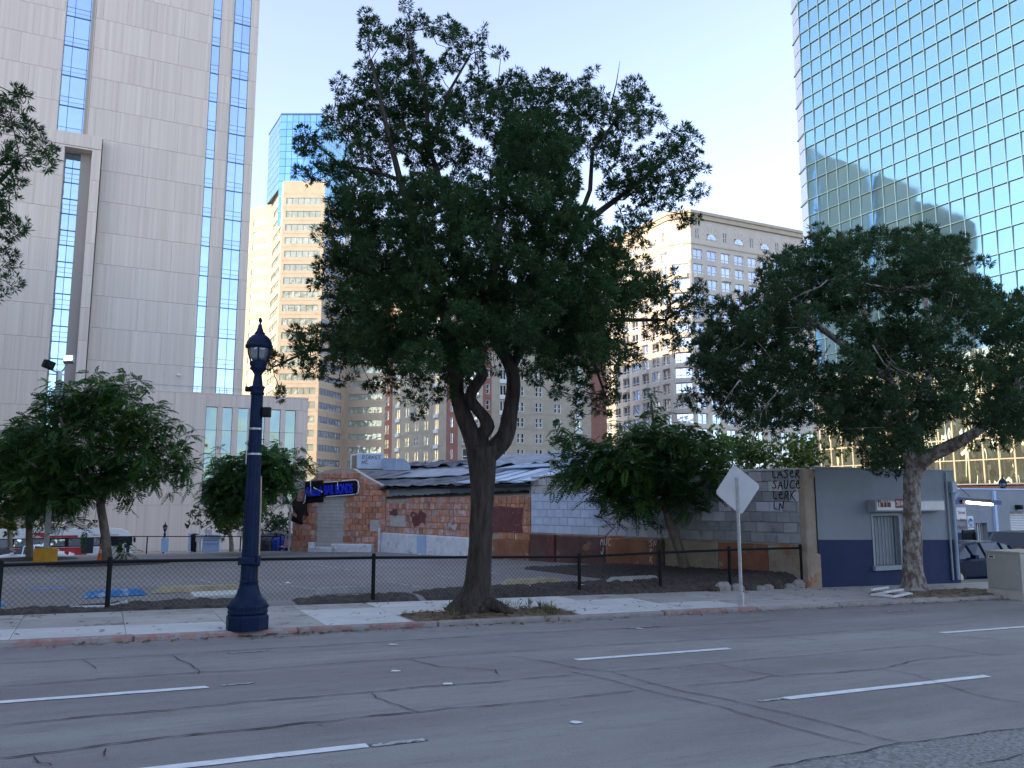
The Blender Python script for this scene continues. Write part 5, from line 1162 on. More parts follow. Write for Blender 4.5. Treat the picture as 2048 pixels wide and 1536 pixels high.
a = on_lot(598,1102); cb = thing('cardboard_box', 'brown cardboard box lying in front of the teal tarpaulin', 'box', T(*a)); put('carton', MB().bev(-.2,.2,-.15,.15,0,.26,.01).mesh('carton', M['cardboard']), cb, T(*a)@RZ(.4)); put('flap', MB().add([(-.2,-.15,.262),(.2,-.15,.262),(.22,-.3,.2),(-.22,-.3,.2)],[(0,1,2,3)]).mesh('flap', M['cardboard']), cb, T(*a)@RZ(.4))
# vehicles
def car(name, label, paint, MW, L=4.3, W=1.76, H=1.47, kind='hatch', cat='car', grp=None):
    t = thing(name, label, cat, MW, grp); h = L/2
    if kind == 'hatch': st = [(-h,.45,.8,.82,.6),(-h+.1,.3,.95,1.0,.62),(-h+.45,.26,.96,H-.12,.58),(-h+1.0,.24,.95,H-.01,.6),(-h+2.0,.22,.93,H,.62),(-h+2.6,.22,.92,H-.08,.6),(-h+3.35,.22,.92,.96,.7),(-h+4.0,.24,.8,.84,.68),(h,.4,.6,.62,.55)]; gl = (1,6)
    elif kind == 'suv': st = [(-h,.45,.95,.98,.66),(-h+.12,.35,1.05,1.1,.68),(-h+.35,.3,1.05,H-.1,.66),(-h+.9,.3,1.04,H,.68),(-h+2.5,.3,1.02,H-.02,.68),(-h+3.3,.3,1.02,1.08,.74),(-h+4.2,.3,.95,.98,.72),(h,.45,.7,.72,.6)]; gl = (1,5)
    else: st = [(-h,.45,.82,.85,.65),(-h+.35,.28,.95,.98,.7),(-h+.9,.24,.96,1.02,.7),(-h+1.55,.22,.94,H-.06,.56),(-h+2.1,.22,.93,H,.58),(-h+2.7,.22,.92,H-.05,.57),(-h+3.35,.22,.92,.96,.72),(-h+4.1,.24,.8,.84,.7),(h,.4,.6,.62,.58)]; gl = (2,6)
    b = MB(); rings = []
    for x, zb, zl, zr, rw in st:
        w = W/2*(1 if abs(x) < h-.3 else .9); r_ = rw*W/1.76
        rings.append([(x,-w*.9,zb),(x,-w,zb+.15),(x,-w,zl-.08),(x,-w*.97,zl),(x,-r_,max(zr-.05,zl+.005)),(x,-r_*.8,max(zr,zl+.01)),(x,r_*.8,max(zr,zl+.01)),(x,r_,max(zr-.05,zl+.005)),(x,w*.97,zl),(x,w,zl-.08),(x,w,zb+.15),(x,w*.9,zb)])
    b.loop(rings); n = 12; k = 0
    for i in range(len(rings)-1):
        for j in range(n):
            side = j in (3,7); top = j in (4,5,6); a, c = st[i], st[i+1]; g = 0
            if gl[0] <= i < gl[1] and side: g = 1
            if top and gl[0] <= i < gl[1] and abs(a[3]-c[3]) > .2: g = 1
            b.m[k] = g; k += 1
    put('body', b.mesh('body', [M[paint],M['car_glass']]), t, MW)
    q = MB()
    for i in range(gl[0]+1, gl[1]):
        x, zb, zl, zr, rw = st[i]; w = W/2; r_ = rw*W/1.76
        for s_ in (-1,1): q.tube([(x,s_*(w*.975),zl),(x,s_*(r_+.006),max(zr-.04,zl+.01))],.035,5)
    put('pillar', q.mesh('pillar', M[paint]), t, MW)
    for x in (-h+.78,h-.85):
        for s_ in (-1,1):
            wm = MB().lathe([(.14,-.1),(.29,-.1),(.315,-.06),(.315,.06),(.29,.1),(.14,.1)],20).mesh('wheel', M['tyre']); wm.transform(Matrix.Rotation(math.pi/2,4,'X')); MM = MW@T(x,s_*(W/2-.09),.315); wh = put('wheel', wm, t, MM)
            q = MB().lathe([(.2,-.02),(.2,.0)],16); 
            for a in range(5): q.tube([(.03*math.cos(a*1.257),.03*math.sin(a*1.257),.02),(.2*math.cos(a*1.257),.2*math.sin(a*1.257),.01)],.025,4)
            rm = q.mesh('rim', M['rim']); rm.transform(Matrix.Rotation(math.pi/2*s_,4,'X')); put('rim', rm, wh, MM@T(0,s_*.1,0))
            am = MB().lathe([(.37,-.02),(.37,.02)],20).mesh('wheel_arch', M['tyre']); am.transform(Matrix.Rotation(math.pi/2,4,'X')); put('wheel_arch', am, t, MW@T(x,s_*(W/2-.012),.36))
    zt = st[1][2]
    for s_ in (-1,1): put('tail_light', MB().bev(-.06,.18,-.09,.09,-.13,.2 if kind == 'hatch' else .1,.03).mesh('tail_light', M['tail_red']), t, MW@T(-h+.14,s_*(W/2-.14),zt+.02)); put('headlight', MB().bev(-.2,.05,-.16,.16,-.07,.07,.02).mesh('headlight', M['lamp_glass']), t, MW@T(h-.2,s_*(W/2-.3),.66)); put('mirror', MB().bev(-.08,.08,-.1,.1,-.06,.06,.03).mesh('mirror', M[paint]), t, MW@T(h-1.55,s_*(W/2+.08),.98)); put('door_handle', MB().bev(-.1,.1,-.02,.02,-.015,.015,.006).mesh('door_handle', M[paint]), t, MW@T(-.4,s_*(W/2+.012),.82))
    return t
p = fwd(2022,1160,28.0); zb = p[2]
rear = fwd(2034,1160,28.0); car('hatchback_car','dark blue hatchback with red tail light behind the beige cabinet','car_blue', T(rear[0]-2.15,rear[1]+.5,zb-.12)@RZ(math.pi), H=1.42)
p = fwd(2048,1150,32); car('parked_suv','black estate car parked just beyond the blue hatchback','car_black', T(p[0]+.3,p[1]+.5,p[2]-.12)@RZ(math.pi+.25), L=4.8, W=1.9, H=1.72, kind='suv')
p = fwd(1965,1085,33.5); 
car('parked_car','low dark grey car showing its roof behind the hatchback','car_black', T(p[0]+.2,p[1],-.75-.3)@RZ(math.pi), kind='sedan', L=4.6)
D = 54; p = fwd(70,1090,D); car('white_car','white saloon car parked beyond the lot beside yellow pole base','car_white', T(p[0]-.2,p[1],p[2]-1.45)@RZ(math.pi-.15), kind='sedan', L=4.8, H=1.47)
p = fwd(-5,1096,60); car('maroon_car','dark maroon car at left picture edge behind the white saloon','car_dark', T(p[0],p[1],p[2]-1.5)@RZ(math.pi), kind='sedan', L=4.7, H=1.5)
# city bus
D = 95; e = fwd(268,1056,D); zr = e[2]; zb = zr-3.2
bu = thing('city_bus', 'red and white city bus standing in the street beyond the lot', 'bus', T(e[0]-8,e[1],zb)); BM = T(e[0],e[1],zb); Lb = 19.0
prof = [(-Lb,.35),(0,.35),(.05,1.2),(-.02,2.2),(-.5,2.75),(-1.3,3.1),(-2.4,3.22),(-Lb,3.2)]
put('body', MB().prism_xz(prof,0,2.55).mesh('body', M['bus_white']), bu, BM)
put('window_band', MB().box(-Lb+.2,-.1,-.02,.0,1.25,2.25).mesh('window_band', M['black']), bu, BM)
put('livery', MB().box(-Lb,-4.6,-.03,-.001,.36,1.2).box(-Lb,-Lb+4.5,-.03,-.001,2.3,2.95).box(-8.6,-5.6,-.03,-.001,2.27,2.5).box(-10.6,-8.7,-.03,-.001,2.27,2.85).mesh('livery', M['bus_red']), bu, BM)
q = MB()
for x0 in (-14.4,-10.6,-5.5): 
    for i in range(6): q.prism_xz([(x0+.1+i*.02,2.3+.11*i),(x0+1.6-.22*i,2.3+.11*i),(x0+1.6-.24*i,2.35+.11*i),(x0+.1+i*.02,2.35+.11*i)],-.036,-.031)
put('stripe', q.mesh('stripe', M['bus_white']), bu, BM)
for i in range(9):
    x = -Lb+.5+i*1.72; put('window', MB().box(x,x+1.35,-.035,-.021,1.35,2.15).mesh('window', M['apt_glass']), bu, BM)
put('door', MB().box(-1.55,-.35,-.04,-.021,.5,2.2).mesh('door', M['car_glass']), bu, BM); put('door', MB().box(-5.2,-4.0,-.04,-.0,.5,2.2).mesh('door', M['car_glass']), bu, BM); put('notice', MB().box(-3.9,-3.1,-.05,-.03,.5,1.1).mesh('notice', M['sign_white']), bu, BM)
put('lettering', text_mesh('MTS', .75, .004, M['bus_white'], sx=1.1, shear=.2, bold=.02), bu, BM@T(-8.9,-.036,.5)); put('lettering', text_mesh('Metropolitan Transit System', .3, .004, M['red_print']), bu, BM@T(-5.0,-.006,2.4)); 
for x in (-3,-12,-16.5):
    wm = MB().lathe([(.2,-.1),(.48,-.1),(.48,.1),(.2,.1)],18).mesh('wheel', M['tyre']); wm.transform(Matrix.Rotation(math.pi/2,4,'X')); put('wheel', wm, bu, BM@T(x,.05,.48))
for s_ in (-.22,2.6): put('mirror', MB().bev(.05,.25,s_,s_+.15,1.6,2.1,.03).mesh('mirror', M['black']), bu, BM)
# person boarding the bus
D = 92; e2 = fwd(250,1082,D); zf = e2[2]-1.74
pe = thing('person', 'person in white clothes with dark backpack by the bus door', 'person', T(e2[0],e2[1],zf)@RZ(.6)); PW = WM[pe.name]
J = [(0,0,.95),(0,0,1.15),(0,.01,1.38),(0,.0,1.5),(0,-.01,1.62),(0,-.01,1.74),(.1,0,.9),(.11,-.03,.5),(.1,.02,.08),(.1,-.14,.04),(-.1,0,.9),(-.12,.06,.5),(-.11,.14,.1),(-.11,0,.05),(.19,0,1.4),(.25,.03,1.13),(.22,-.12,.92),(-.19,0,1.4),(-.26,.02,1.12),(-.24,-.1,.9)]
Ed = [(0,1),(1,2),(2,3),(3,4),(4,5),(0,6),(6,7),(7,8),(8,9),(0,10),(10,11),(11,12),(12,13),(2,14),(14,15),(15,16),(2,17),(17,18),(18,19)]
Rd = [.15,.14,.16,.06,.1,.07,.1,.075,.05,.04,.1,.075,.05,.04,.065,.05,.035,.065,.05,.035]
me = bpy.data.meshes.new('body'); me.from_pydata(J,Ed,[]); bo = put('body', me, pe, PW); sk = bo.modifiers.new('skin','SKIN')
for v, r_ in zip(me.skin_vertices[0].data, Rd): v.radius = (r_,r_*.8)
me.skin_vertices[0].data[0].use_root = True
bo.modifiers.new('sub','SUBSURF').levels = 1; bo.modifiers['sub'].render_levels = 1
dg = bpy.context.evaluated_depsgraph_get(); me2 = bpy.data.meshes.new_from_object(bo.evaluated_get(dg)); bo.modifiers.clear(); bo.data = me2; me2.materials.clear()
for m_ in ('cloth_white','skin','soot'): me2.materials.append(M[m_])
for pl_ in me2.polygons: z = pl_.center.z; pl_.material_index = 2 if (z > 1.66 or z < .1) else (1 if z > 1.5 or (z < 1.0 and abs(pl_.center.x) > .2) else 0); pl_.use_smooth = True
put('backpack', MB().bev(-.15,.15,-.3,-.12,1.0,1.45,.05).mesh('backpack', M['cloth_dark']), pe, PW)
# ================================================================== TREES
def quads_mesh(name, Q, tint, mat):
    n = len(Q); me = bpy.data.meshes.new(name)
    me.vertices.add(n*4); me.vertices.foreach_set('co', np.ascontiguousarray(Q.reshape(-1), dtype=np.float32))
    me.loops.add(n*4); me.loops.foreach_set('vertex_index', np.arange(n*4, dtype=np.int32))
    me.polygons.add(n); me.polygons.foreach_set('loop_start', np.arange(0,n*4,4,dtype=np.int32)); me.polygons.foreach_set('loop_total', np.full(n,4,dtype=np.int32))
    me.update(calc_edges=True)
    at = me.color_attributes.new('tint','FLOAT_COLOR','POINT'); at.data.foreach_set('color', np.concatenate([np.repeat(tint,4,axis=0), np.ones((n*4,1))],axis=1).astype(np.float32).reshape(-1))
    me.materials.append(M[mat]); return me
def unit(v): return v/np.maximum(np.linalg.norm(v,axis=-1,keepdims=True),1e-9)
def tuft_leaves(B, Rr, tone, dens, nper, L, w, base, warm=(.085,.085,.02), warmf=.12, up=.15):
    Qs, Ts = [], []
    for c, r_, tn in zip(B, Rr, tone):
        nt = max(6, int(dens*r_*r_)); d = unit(rng.normal(size=(nt,3))); P = c+d*(r_*(.35+.65*rng.random((nt,1))**.5))*np.array([1,1,.88])
        o = np.repeat(P,nper,axis=0); dd = unit(np.repeat(d,nper,axis=0)*.75+rng.normal(size=(nt*nper,3))*.62+np.array([0,0,up]))
        LL = L*(.65+.7*rng.random((nt*nper,1))); s_ = unit(np.cross(dd, rng.normal(size=(nt*nper,3))))*w*(.7+.6*rng.random((nt*nper,1)))
        o = o+dd*.02
        Qs.append(np.stack([o, o+dd*LL*.5+s_, o+dd*LL, o+dd*LL*.5-s_],axis=1))
        t = np.array(base)*tn*(.75+.5*rng.random((nt,1))); wm = rng.random((nt,1)) < warmf
        t = np.where(wm, t*.4+np.array(warm)*.6*(.7+.6*rng.random((nt,1))), t); Ts.append(np.repeat(t,nper,axis=0)*(.85+.3*rng.random((nt*nper,1))))
    return np.concatenate(Qs), np.concatenate(Ts)
def frond_leaves(B, Rr, tone, dens, L, base, np_=10):
    Qs, Ts = [], []
    for c, r_, tn in zip(B, Rr, tone):
        nf = max(4, int(dens*r_*r_)); d = unit(rng.normal(size=(nf,3))*np.array([1,1,.75])+np.array([0,0,.15])); P = c+d*(r_*(.2+.6*rng.random((nf,1))))
        dir_ = unit(d*np.array([1,1,.5])+rng.normal(size=(nf,3))*.3+np.array([0,0,-.1])); LL = L*(.6+.7*rng.random((nf,1)))
        side = unit(np.cross(dir_, np.array([0,0,1.0])+rng.normal(size=(nf,3))*.25)); upv = np.cross(side, dir_)
        tc = np.array(base)*tn*(.7+.55*rng.random((nf,1))); tip = rng.random((nf,1)) < .22; tc = np.where(tip, tc*np.array([1.7,1.45,.9]), tc)
        for k in range(np_):
            f = (k+.6)/np_; q = P+dir_*LL*f-np.array([0,0,1])*LL*.38*f*f
            pl_ = LL*.36*(math.sin(math.pi*(.16+.78*f))**.7); wd = LL*.06
            for sg_ in (1,-1):
                pd = unit(side*sg_+dir_*.55-np.array([0,0,.22])+rng.normal(size=(nf,3))*.1); ww = unit(np.cross(pd, upv))*wd
                Qs.append(np.stack([q, q+pd*pl_*.45+ww, q+pd*pl_, q+pd*pl_*.45-ww],axis=1)); Ts.append(tc*(.9+.2*rng.random((nf,1))))
    return np.concatenate(Qs), np.concatenate(Ts)
def grow(mb, roots, B, r_tip=.008, p=2.4, n=5, cap_r=.12, sag=.06):
    """branches: every clump joins the nearest limb that lies closer to the fork"""
    pts = [np.array(q) for q, _ in roots]; nr = len(pts); par = [-1]*nr
    order = sorted(range(len(B)), key=lambda i: min(np.linalg.norm(B[i]-q) for q, _ in roots))
    dep = [0.0]*nr
    for i in order:
        A = np.array(pts); dd = np.linalg.norm(A-B[i],axis=1)+.25*np.array(dep); j = int(np.argmin(dd)); par.append(j); pts.append(np.array(B[i])); dep.append(dep[j]+np.linalg.norm(A[j]-B[i]))
    w = [0.0]*len(pts)
    for i in range(len(pts)-1, nr-1, -1):
        w[i] = w[i] if w[i] else r_tip**p; w[par[i]] += w[i]
    for i in range(nr, len(pts)):
        a, c = pts[par[i]], pts[i]; r1 = min(cap_r, w[i]**(1/p)*1.0); r0 = min(cap_r, max(r1, min(w[par[i]]**(1/p), r1*1.5))); Ln = np.linalg.norm(c-a)
        if Ln < .03: continue
        m1, m2 = a+(c-a)*.35+rng.normal(size=3)*Ln*.06, a+(c-a)*.7+rng.normal(size=3)*Ln*.06; m1[2] -= sag*Ln; m2[2] -= sag*Ln*.6
        mb.tube([a,m1,m2,c],[r0,r0*.8+r1*.2,r0*.35+r1*.65,r1],n,cap=(False,True))
def blobs_px(L_, D, dep=0.0, cx=0, hw=1, tone=(.85,1.15)):
    B, Rr, Tn = [], [], []
    for it in L_:
        px, py, r_ = it[:3]; k = max(.12, 1-((px-cx)/hw)**2)**.5; off = random.uniform(-dep,dep)*k if len(it) < 4 else it[3]
        B.append(fwd(px,py,D+off)); Rr.append(r_*(D+off)/FPX); Tn.append(random.uniform(*tone))
    return B, Rr, Tn
def fill_poly(poly, n, rmin, rmax, gap=.75, holes=(), ins=.85):
    xs = [p[0] for p in poly]; ys_ = [p[1] for p in poly]; out = []; tr = 0
    while len(out) < n and tr < n*60:
        tr += 1; x, y = random.uniform(min(xs),max(xs)), random.uniform(min(ys_),max(ys_)); r_ = random.uniform(rmin,rmax)
        if not all(inpoly(x+r_*ins*math.cos(k*1.0472),y+r_*ins*math.sin(k*1.0472),poly) for k in range(6)): continue
        if any((x-h[0])**2+(y-h[1])**2 < (h[2]+r_*.6)**2 for h in holes): continue
        if all((x-q[0])**2+(y-q[1])**2 > ((r_+q[2])*.5*gap)**2 for q in out[-400:]): out.append((x,y,r_))
    return out
def stem(mb, pts, D, n=10, wob=.05, offs=None):
    P = [fwd(px,py,D+(offs[i] if offs else 0)) for i, (px,py,h) in enumerate(pts)]; rr = [h*D/FPX for _,_,h in pts]
    # refine with a smooth curve
    Q, Rq = [], []
    for i in range(len(P)-1):
        p0,p1,p2,p3 = P[max(i-1,0)],P[i],P[i+1],P[min(i+2,len(P)-1)]
        for t in (0,.33,.66):
            Q.append(.5*((2*p1)+(-p0+p2)*t+(2*p0-5*p1+4*p2-p3)*t*t+(-p0+3*p1-3*p2+p3)*t**3)); Rq.append((rr[i]*(1-t)+rr[i+1]*t))
    Q.append(P[-1]); Rq.append(rr[-1]); mb.tube(Q,Rq,n,wob=wob); return P[-1], rr[-1]

# ---- the big fern pine in the pavement pit -----------------------------------
OUT = [(736,35,20),(740,60,22),(733,85,20),(771,75,20),(806,70,28),(801,104,35),(810,13,13),(836,42,20),(859,55,15),(895,58,28),(918,75,28),(950,104,22),(963,62,12),(1003,107,10),(990,104,7),(957,146,22),(902,124,24),(872,137,22),
(736,140,24),(742,170,28),(736,195,24),(771,153,30),(804,153,35),(837,130,28),(853,156,25),(680,166,16),(710,172,8),(690,195,18),(700,212,22),(667,228,20),(700,234,28),(658,257,22),(697,273,28),(723,228,25),(755,208,35),(788,202,35),(768,247,38),(820,189,30),(843,202,35),(879,202,32),(911,208,28),(918,182,18),(947,176,20),(977,189,20),
(820,234,38),(853,241,35),(905,234,30),(928,225,28),(964,228,22),(615,267,20),(609,290,22),(609,309,14),(599,345,14),(638,283,8),(648,322,20),(632,345,20),(667,338,16),(615,361,10),(706,325,26),(697,352,34),(671,361,20),(723,303,22),(736,277,28),(768,286,34),(801,280,30),(837,277,35),(866,280,32),(899,277,25),(911,299,35),(944,312,28),(755,329,25),(742,351,25),(837,312,32),(869,312,35),
(1028,164,28),(1005,177,25),(1047,180,22),(1090,164,24),(1122,174,26),(1077,174,15),(1155,180,22),(1178,193,22),(1186,145,12),(1174,164,8),(1207,189,12),(1265,180,28),(1282,206,28),(1249,210,24),(1256,236,24),(1223,229,22),(1314,229,16),(1324,242,8),(1285,255,20),(1269,265,15),(1194,223,30),(1165,216,32),(1122,216,38),(1080,213,38),(1038,206,38),(995,213,30),(973,200,22),(960,174,18),(966,255,22),(1005,255,40),(1044,255,40),(1080,255,40),(1122,255,38),(1148,268,28),(1220,262,28),(1240,301,22),(1217,288,25),(1168,294,26),(1207,314,25),
(1366,259,14),(1376,275,18),(1396,281,10),(1353,275,14),(1327,288,18),(1360,304,18),(1399,314,12),(1409,340,10),(1376,333,22),(1363,353,22),(1337,307,20),(1324,333,28),(1295,317,26),(1269,327,24),(1298,346,25),(1275,360,28),(1233,353,25),(1252,372,25),(1285,382,30),(1331,372,25),(1340,398,20),(1370,389,15),(1402,379,14),(1392,402,8),(1311,405,20),(1282,425,18),(1220,385,25),(1363,428,12),(1360,441,14),(1379,447,8),(1394,438,7),(1249,428,18),(1282,451,22),(1259,464,22),(1275,483,12),(1291,493,8),(1282,525,20),(1233,499,30),
(646,468,20),(656,507,22),(646,541,20),(630,570,13),(661,575,25),(667,611,20),(682,632,22),(589,666,15),(594,684,15),(625,676,25),(617,702,25),(599,710,16),(646,666,20),(667,663,22),(531,710,14),(552,720,12),(539,741,10),(573,723,12),(604,741,14),(633,741,16),(656,731,16),(654,752,10),(688,710,30),(708,754,10),(740,765,14),(740,776,8),(776,760,18),(781,772,14),(820,757,22),(849,767,16),(812,796,13),(831,791,10),(846,806,12),(867,791,16),(836,830,12),(896,791,10),(891,772,15),(918,762,22),(557,780,10),(560,793,6),(680,762,7),
(992,739,10),(1052,739,16),(1070,754,18),(1091,741,16),(1117,775,14),(1127,785,10),(1109,791,6),(1148,793,10),(1169,783,16),(1156,817,12),(1153,835,10),(1159,801,10),(1187,819,10),(1200,809,12),(1216,793,18),(1232,793,12),(1216,822,8),(1226,752,16),(1221,765,12),(1247,720,14),(1271,720,14),(1260,702,20),(1299,663,14),(1325,642,25),(1357,616,25),(1346,673,14),(1357,692,16),(1325,692,10),(1398,577,14),(1403,590,14),(1383,606,20),(1401,619,18),(1372,658,18),(1310,577,25),(1325,569,18),(1305,556,14),(1351,546,10),(1350,572,6),(1325,590,20),(1290,600,25),(1285,560,20)]
INT = [(655,395),(645,470),(662,560),(685,640),(650,690),(700,735),(830,755),(930,765),(1000,715),(1075,745),(1150,780),(1235,735),(1265,690),(1285,620),(1315,580),(1265,500),(1228,440),(1165,405),(1165,330),(1150,250),(1060,235),(985,245),(960,335),(880,345),(800,330),(760,365),(700,340)]
D0 = 16.25
mt_ = thing('fern_pine_tree', 'big dark fern pine with a forked trunk in the middle pavement pit', 'tree', T(*on_walk(948,1216)), 'fern pines along the pavement')
tb_ = MB(); 
stem(tb_, [(946,1222,56),(948,1203,38),(952,1184,29),(957,1150,25),(961,1090,23.5),(963,1030,22.5),(965,980,23.5),(964,930,28),(963,895,31)], D0, 18, .04)
e1 = stem(tb_, [(958,915,20),(945,875,19),(927,830,17),(914,785,15),(914,740,14),(905,690,13)], D0, 12, .05)
e2_ = stem(tb_, [(962,900,16),(965,872,14),(975,852,15),(966,832,12),(945,806,11),(942,788,12),(955,765,11),(964,748,12),(955,720,10),(944,690,10),(938,655,9)], D0, 12, .07, [0,0,-.05,-.1,-.15,-.2,-.2,-.2,-.25,-.3,-.3])
e3 = stem(tb_, [(970,910,22),(992,895,20),(1012,868,18),(1021,820,15),(1027,770,14),(1022,735,14),(1006,705,13),(990,680,12)], D0, 12, .05)
e4 = stem(tb_, [(1022,738,11),(1036,710,10),(1052,670,9)], D0, 10, .05)
for a in (-60,-35,20,48,75): stem(tb_, [(948,1195,16),(948+a*.55,1212,13),(948+a,1226,6)], D0, 8, .15, [0,random.uniform(-.3,.1),random.uniform(-.5,.2)])
LIMB = [[(905,690,13),(880,600,11),(840,480,9),(800,360,7),(770,240,5),(742,120,3)],[(938,655,9),(930,540,8),(900,420,7),(860,300,5),(850,180,4),(812,60,2)],[(990,680,12),(985,560,10),(1000,440,8),(1020,320,6),(1030,220,3)],[(1052,670,9),(1100,560,9),(1150,460,8),(1230,400,6),(1310,340,4),(1370,280,2)],
        [(880,600,9),(800,570,7),(720,540,5),(650,520,3)],[(905,690,9),(820,690,7),(720,700,5),(620,700,3),(545,735,1.6)],[(1052,670,8),(1140,640,6),(1230,640,5),(1330,640,3),(1395,600,2)],[(1150,460,6),(1180,380,5),(1185,300,4),(1240,230,2)],[(860,300,4),(900,180,3),(940,110,2)],[(800,360,5),(740,340,4),(680,330,3),(612,270,1.5)],[(1100,560,6),(1180,700,4),(1210,790,2)]]
roots = [e1,e2_,e3,e4]
for L_ in LIMB:
    of = random.uniform(-1,1); P_ = [np.array(fwd(px,py,D0+of*i/len(L_)*1.2)) for i, (px,py,h) in enumerate(L_)]
    tb_.tube(P_, [h*D0/FPX for _,_,h in L_], 8, wob=.06); roots += [(q, h*D0/FPX) for q, (_,_,h) in list(zip(P_, L_))[1:]]
tb_.tube([fwd(1222,210,D0),fwd(1232,170,D0),fwd(1240,122,D0)],[.02,.012,.004],5)
B1, R1, T1 = blobs_px([(a,b_,r_*1.0) for a,b_,r_ in OUT], D0, 1.4, 1000, 420)
I_ = fill_poly(INT, 215, 20, 40, .7)
B2, R2, T2 = blobs_px(I_, D0, 3.4, 980, 360, (.8,1.2)); I2 = fill_poly(INT, 85, 24, 42, .95); B3, R3, T3 = blobs_px([(a,b_,r_,-random.uniform(1.5,3.6)*max(.1,1-((a-980)/330)**2)**.5) for a,b_,r_ in I2], D0, 0, 980, 360, (.85,1.25))
grow(tb_, roots, B1+B2[::2]+B3[::2], .007, cap_r=.07)
put('trunk', tb_.mesh('trunk', M['bark_dark'], True), mt_, I4)
G1 = (.038,.082,.03)
Q, Tt = tuft_leaves(B1+B2+B3, R1+R2+R3, T1+T2+T3, 640, 20, .1, .0092, G1, (.075,.075,.02), .1)
put('crown', quads_mesh('crown', Q, Tt, 'leaf'), mt_, I4)
nQ = len(Q)
# ---- fern pine at the right ------------------------------------------------
D1 = 22.1
RT = [(1640,455),(1700,480),(1745,475),(1840,460),(1905,470),(1940,500),(1962,540),(2010,590),(2060,585),(2200,640),(2260,760),(2200,860),(2060,872),(1965,872),(1930,868),(1860,880),(1840,905),(1800,935),(1745,925),(1700,875),(1600,850),(1500,852),(1420,808),(1385,770),(1395,690),(1425,620),(1500,605),(1530,540),(1560,500),(1610,500)]
RO = [(1637,462,18),(1625,490,22),(1655,500,25),(1690,485,22),(1715,470,14),(1740,480,20),(1775,480,25),(1800,470,18),(1830,478,20),(1858,468,20),(1852,450,10),(1880,480,18),(1905,490,20),(1925,478,12),(1935,520,18),(1955,560,16),(1968,525,14),(1990,590,18),(2020,600,20),(1535,520,14),(1555,535,24),(1545,570,22),(1585,520,22),(1600,560,25),(1520,600,20),(1450,610,22),(1475,600,18),(1430,640,18),(1410,680,18),(1395,720,14),(1380,790,18),(1365,802,12),(1395,812,14),(1420,790,20),(1450,820,18),(1490,850,16),(1530,850,18),(1560,860,16),(1740,930,14),(1760,938,16),(1790,942,14),(1830,935,12),(1720,905,14),(1775,920,20),(1810,915,18),(1980,880,16),(2020,885,14),(1945,890,12)]
rt = thing('fern_pine_tree', 'wide fern pine with pale flaky bark in front of the repair shop', 'tree', T(*on_walk(1828,1180)), 'fern pines along the pavement')
tb_ = MB(); stem(tb_, [(1829,1186,34),(1828,1172,24),(1826,1140,19),(1825,1080,17),(1824,1020,16),(1824,970,16),(1826,935,17)], D1, 16, .05)
f1_ = stem(tb_, [(1828,945,14),(1850,920,14),(1880,902,13),(1915,885,12),(1945,868,10),(1990,830,9),(2040,770,7)], D1, 12, .06, [0,-.2,-.5,-.9,-1.3,-1.6,-2]); f2_ = stem(tb_, [(1824,945,13),(1815,900,12),(1800,840,11),(1780,760,9),(1750,690,7)], D1, 12, .06); f3_ = stem(tb_, [(1826,940,10),(1835,880,9),(1850,800,8),(1860,700,7),(1850,590,5)], D1, 10, .05,[0,.3,.8,1.2,1.5])
roots = [f1_,f2_,f3_]
for L_, of in (([(1780,760,8),(1700,700,7),(1620,640,6),(1560,560,4)],-.8),([(1800,840,8),(1700,800,6),(1580,770,5),(1450,740,3)],-1.2),([(1750,690,6),(1720,600,5),(1680,540,4),(1640,480,2)],.3),([(1850,700,6),(1890,600,4),(1900,510,2)],.6),([(1990,830,6),(2060,720,5),(2120,650,3)],-.5)):
    P_ = [np.array(fwd(px,py,D1+of*i/3)) for i, (px,py,h) in enumerate(L_)]; tb_.tube(P_, [h*D1/FPX for _,_,h in L_], 8, wob=.06); roots += [(q, .05) for q in P_[1:]]
# bare pale twigs on the near side
for (x,y,x2,y2) in ((1745,690,1800,750),(1660,690,1640,740),(1655,560,1600,590),(1745,570,1830,575),(1480,760,1450,800),(1550,790,1520,830),(1835,820,1820,850),(1640,640,1600,660),(1880,640,1930,600),(1665,720,1690,770)):
    a, c = np.array(fwd(x,y,D1-3.6)), np.array(fwd(x2,y2,D1-3.7)); tb_.tube([a,(a+c)/2+rng.normal(size=3)*.04,c],[.022,.014,.006],5)
    for _ in range(4):
        s_ = a+(c-a)*random.uniform(.4,.9); tb_.tube([s_, s_+(c-a)*.35+rng.normal(size=3)*.14],[.008,.003],4)
HO = ((1655,690,22),(1665,720,18),(1850,615,16),(1755,628,10),(1960,690,10))
I_ = fill_poly(RT, 200, 20, 36, .75, HO, .4); B2, R2, T2 = blobs_px(I_, D1, 4.0, 1800, 480, (.8,1.2)); I2 = fill_poly(RT, 95, 22, 38, 1.0, HO, .4); B3, R3, T3 = blobs_px([(a,b_,r_,-random.uniform(2,4.6)*max(.1,1-((a-1800)/450)**2)**.5) for a,b_,r_ in I2], D1, 0, 1800, 480, (.85,1.25)); B1, R1, T1 = blobs_px(RO, D1, 2.0, 1800, 480)
grow(tb_, roots, B1+B2[::2]+B3[::2], .009, cap_r=.09)
put('trunk', tb_.mesh('trunk', M['bark_flaky'], True), rt, I4)
Q, Tt = tuft_leaves(B1+B2+B3, R1+R2+R3, T1+T2+T3, 350, 19, .13, .0128, (.041,.082,.036), (.08,.085,.028), .12, .25)
put('crown', quads_mesh('crown', Q, Tt, 'leaf'), rt, I4); nQ += len(Q)
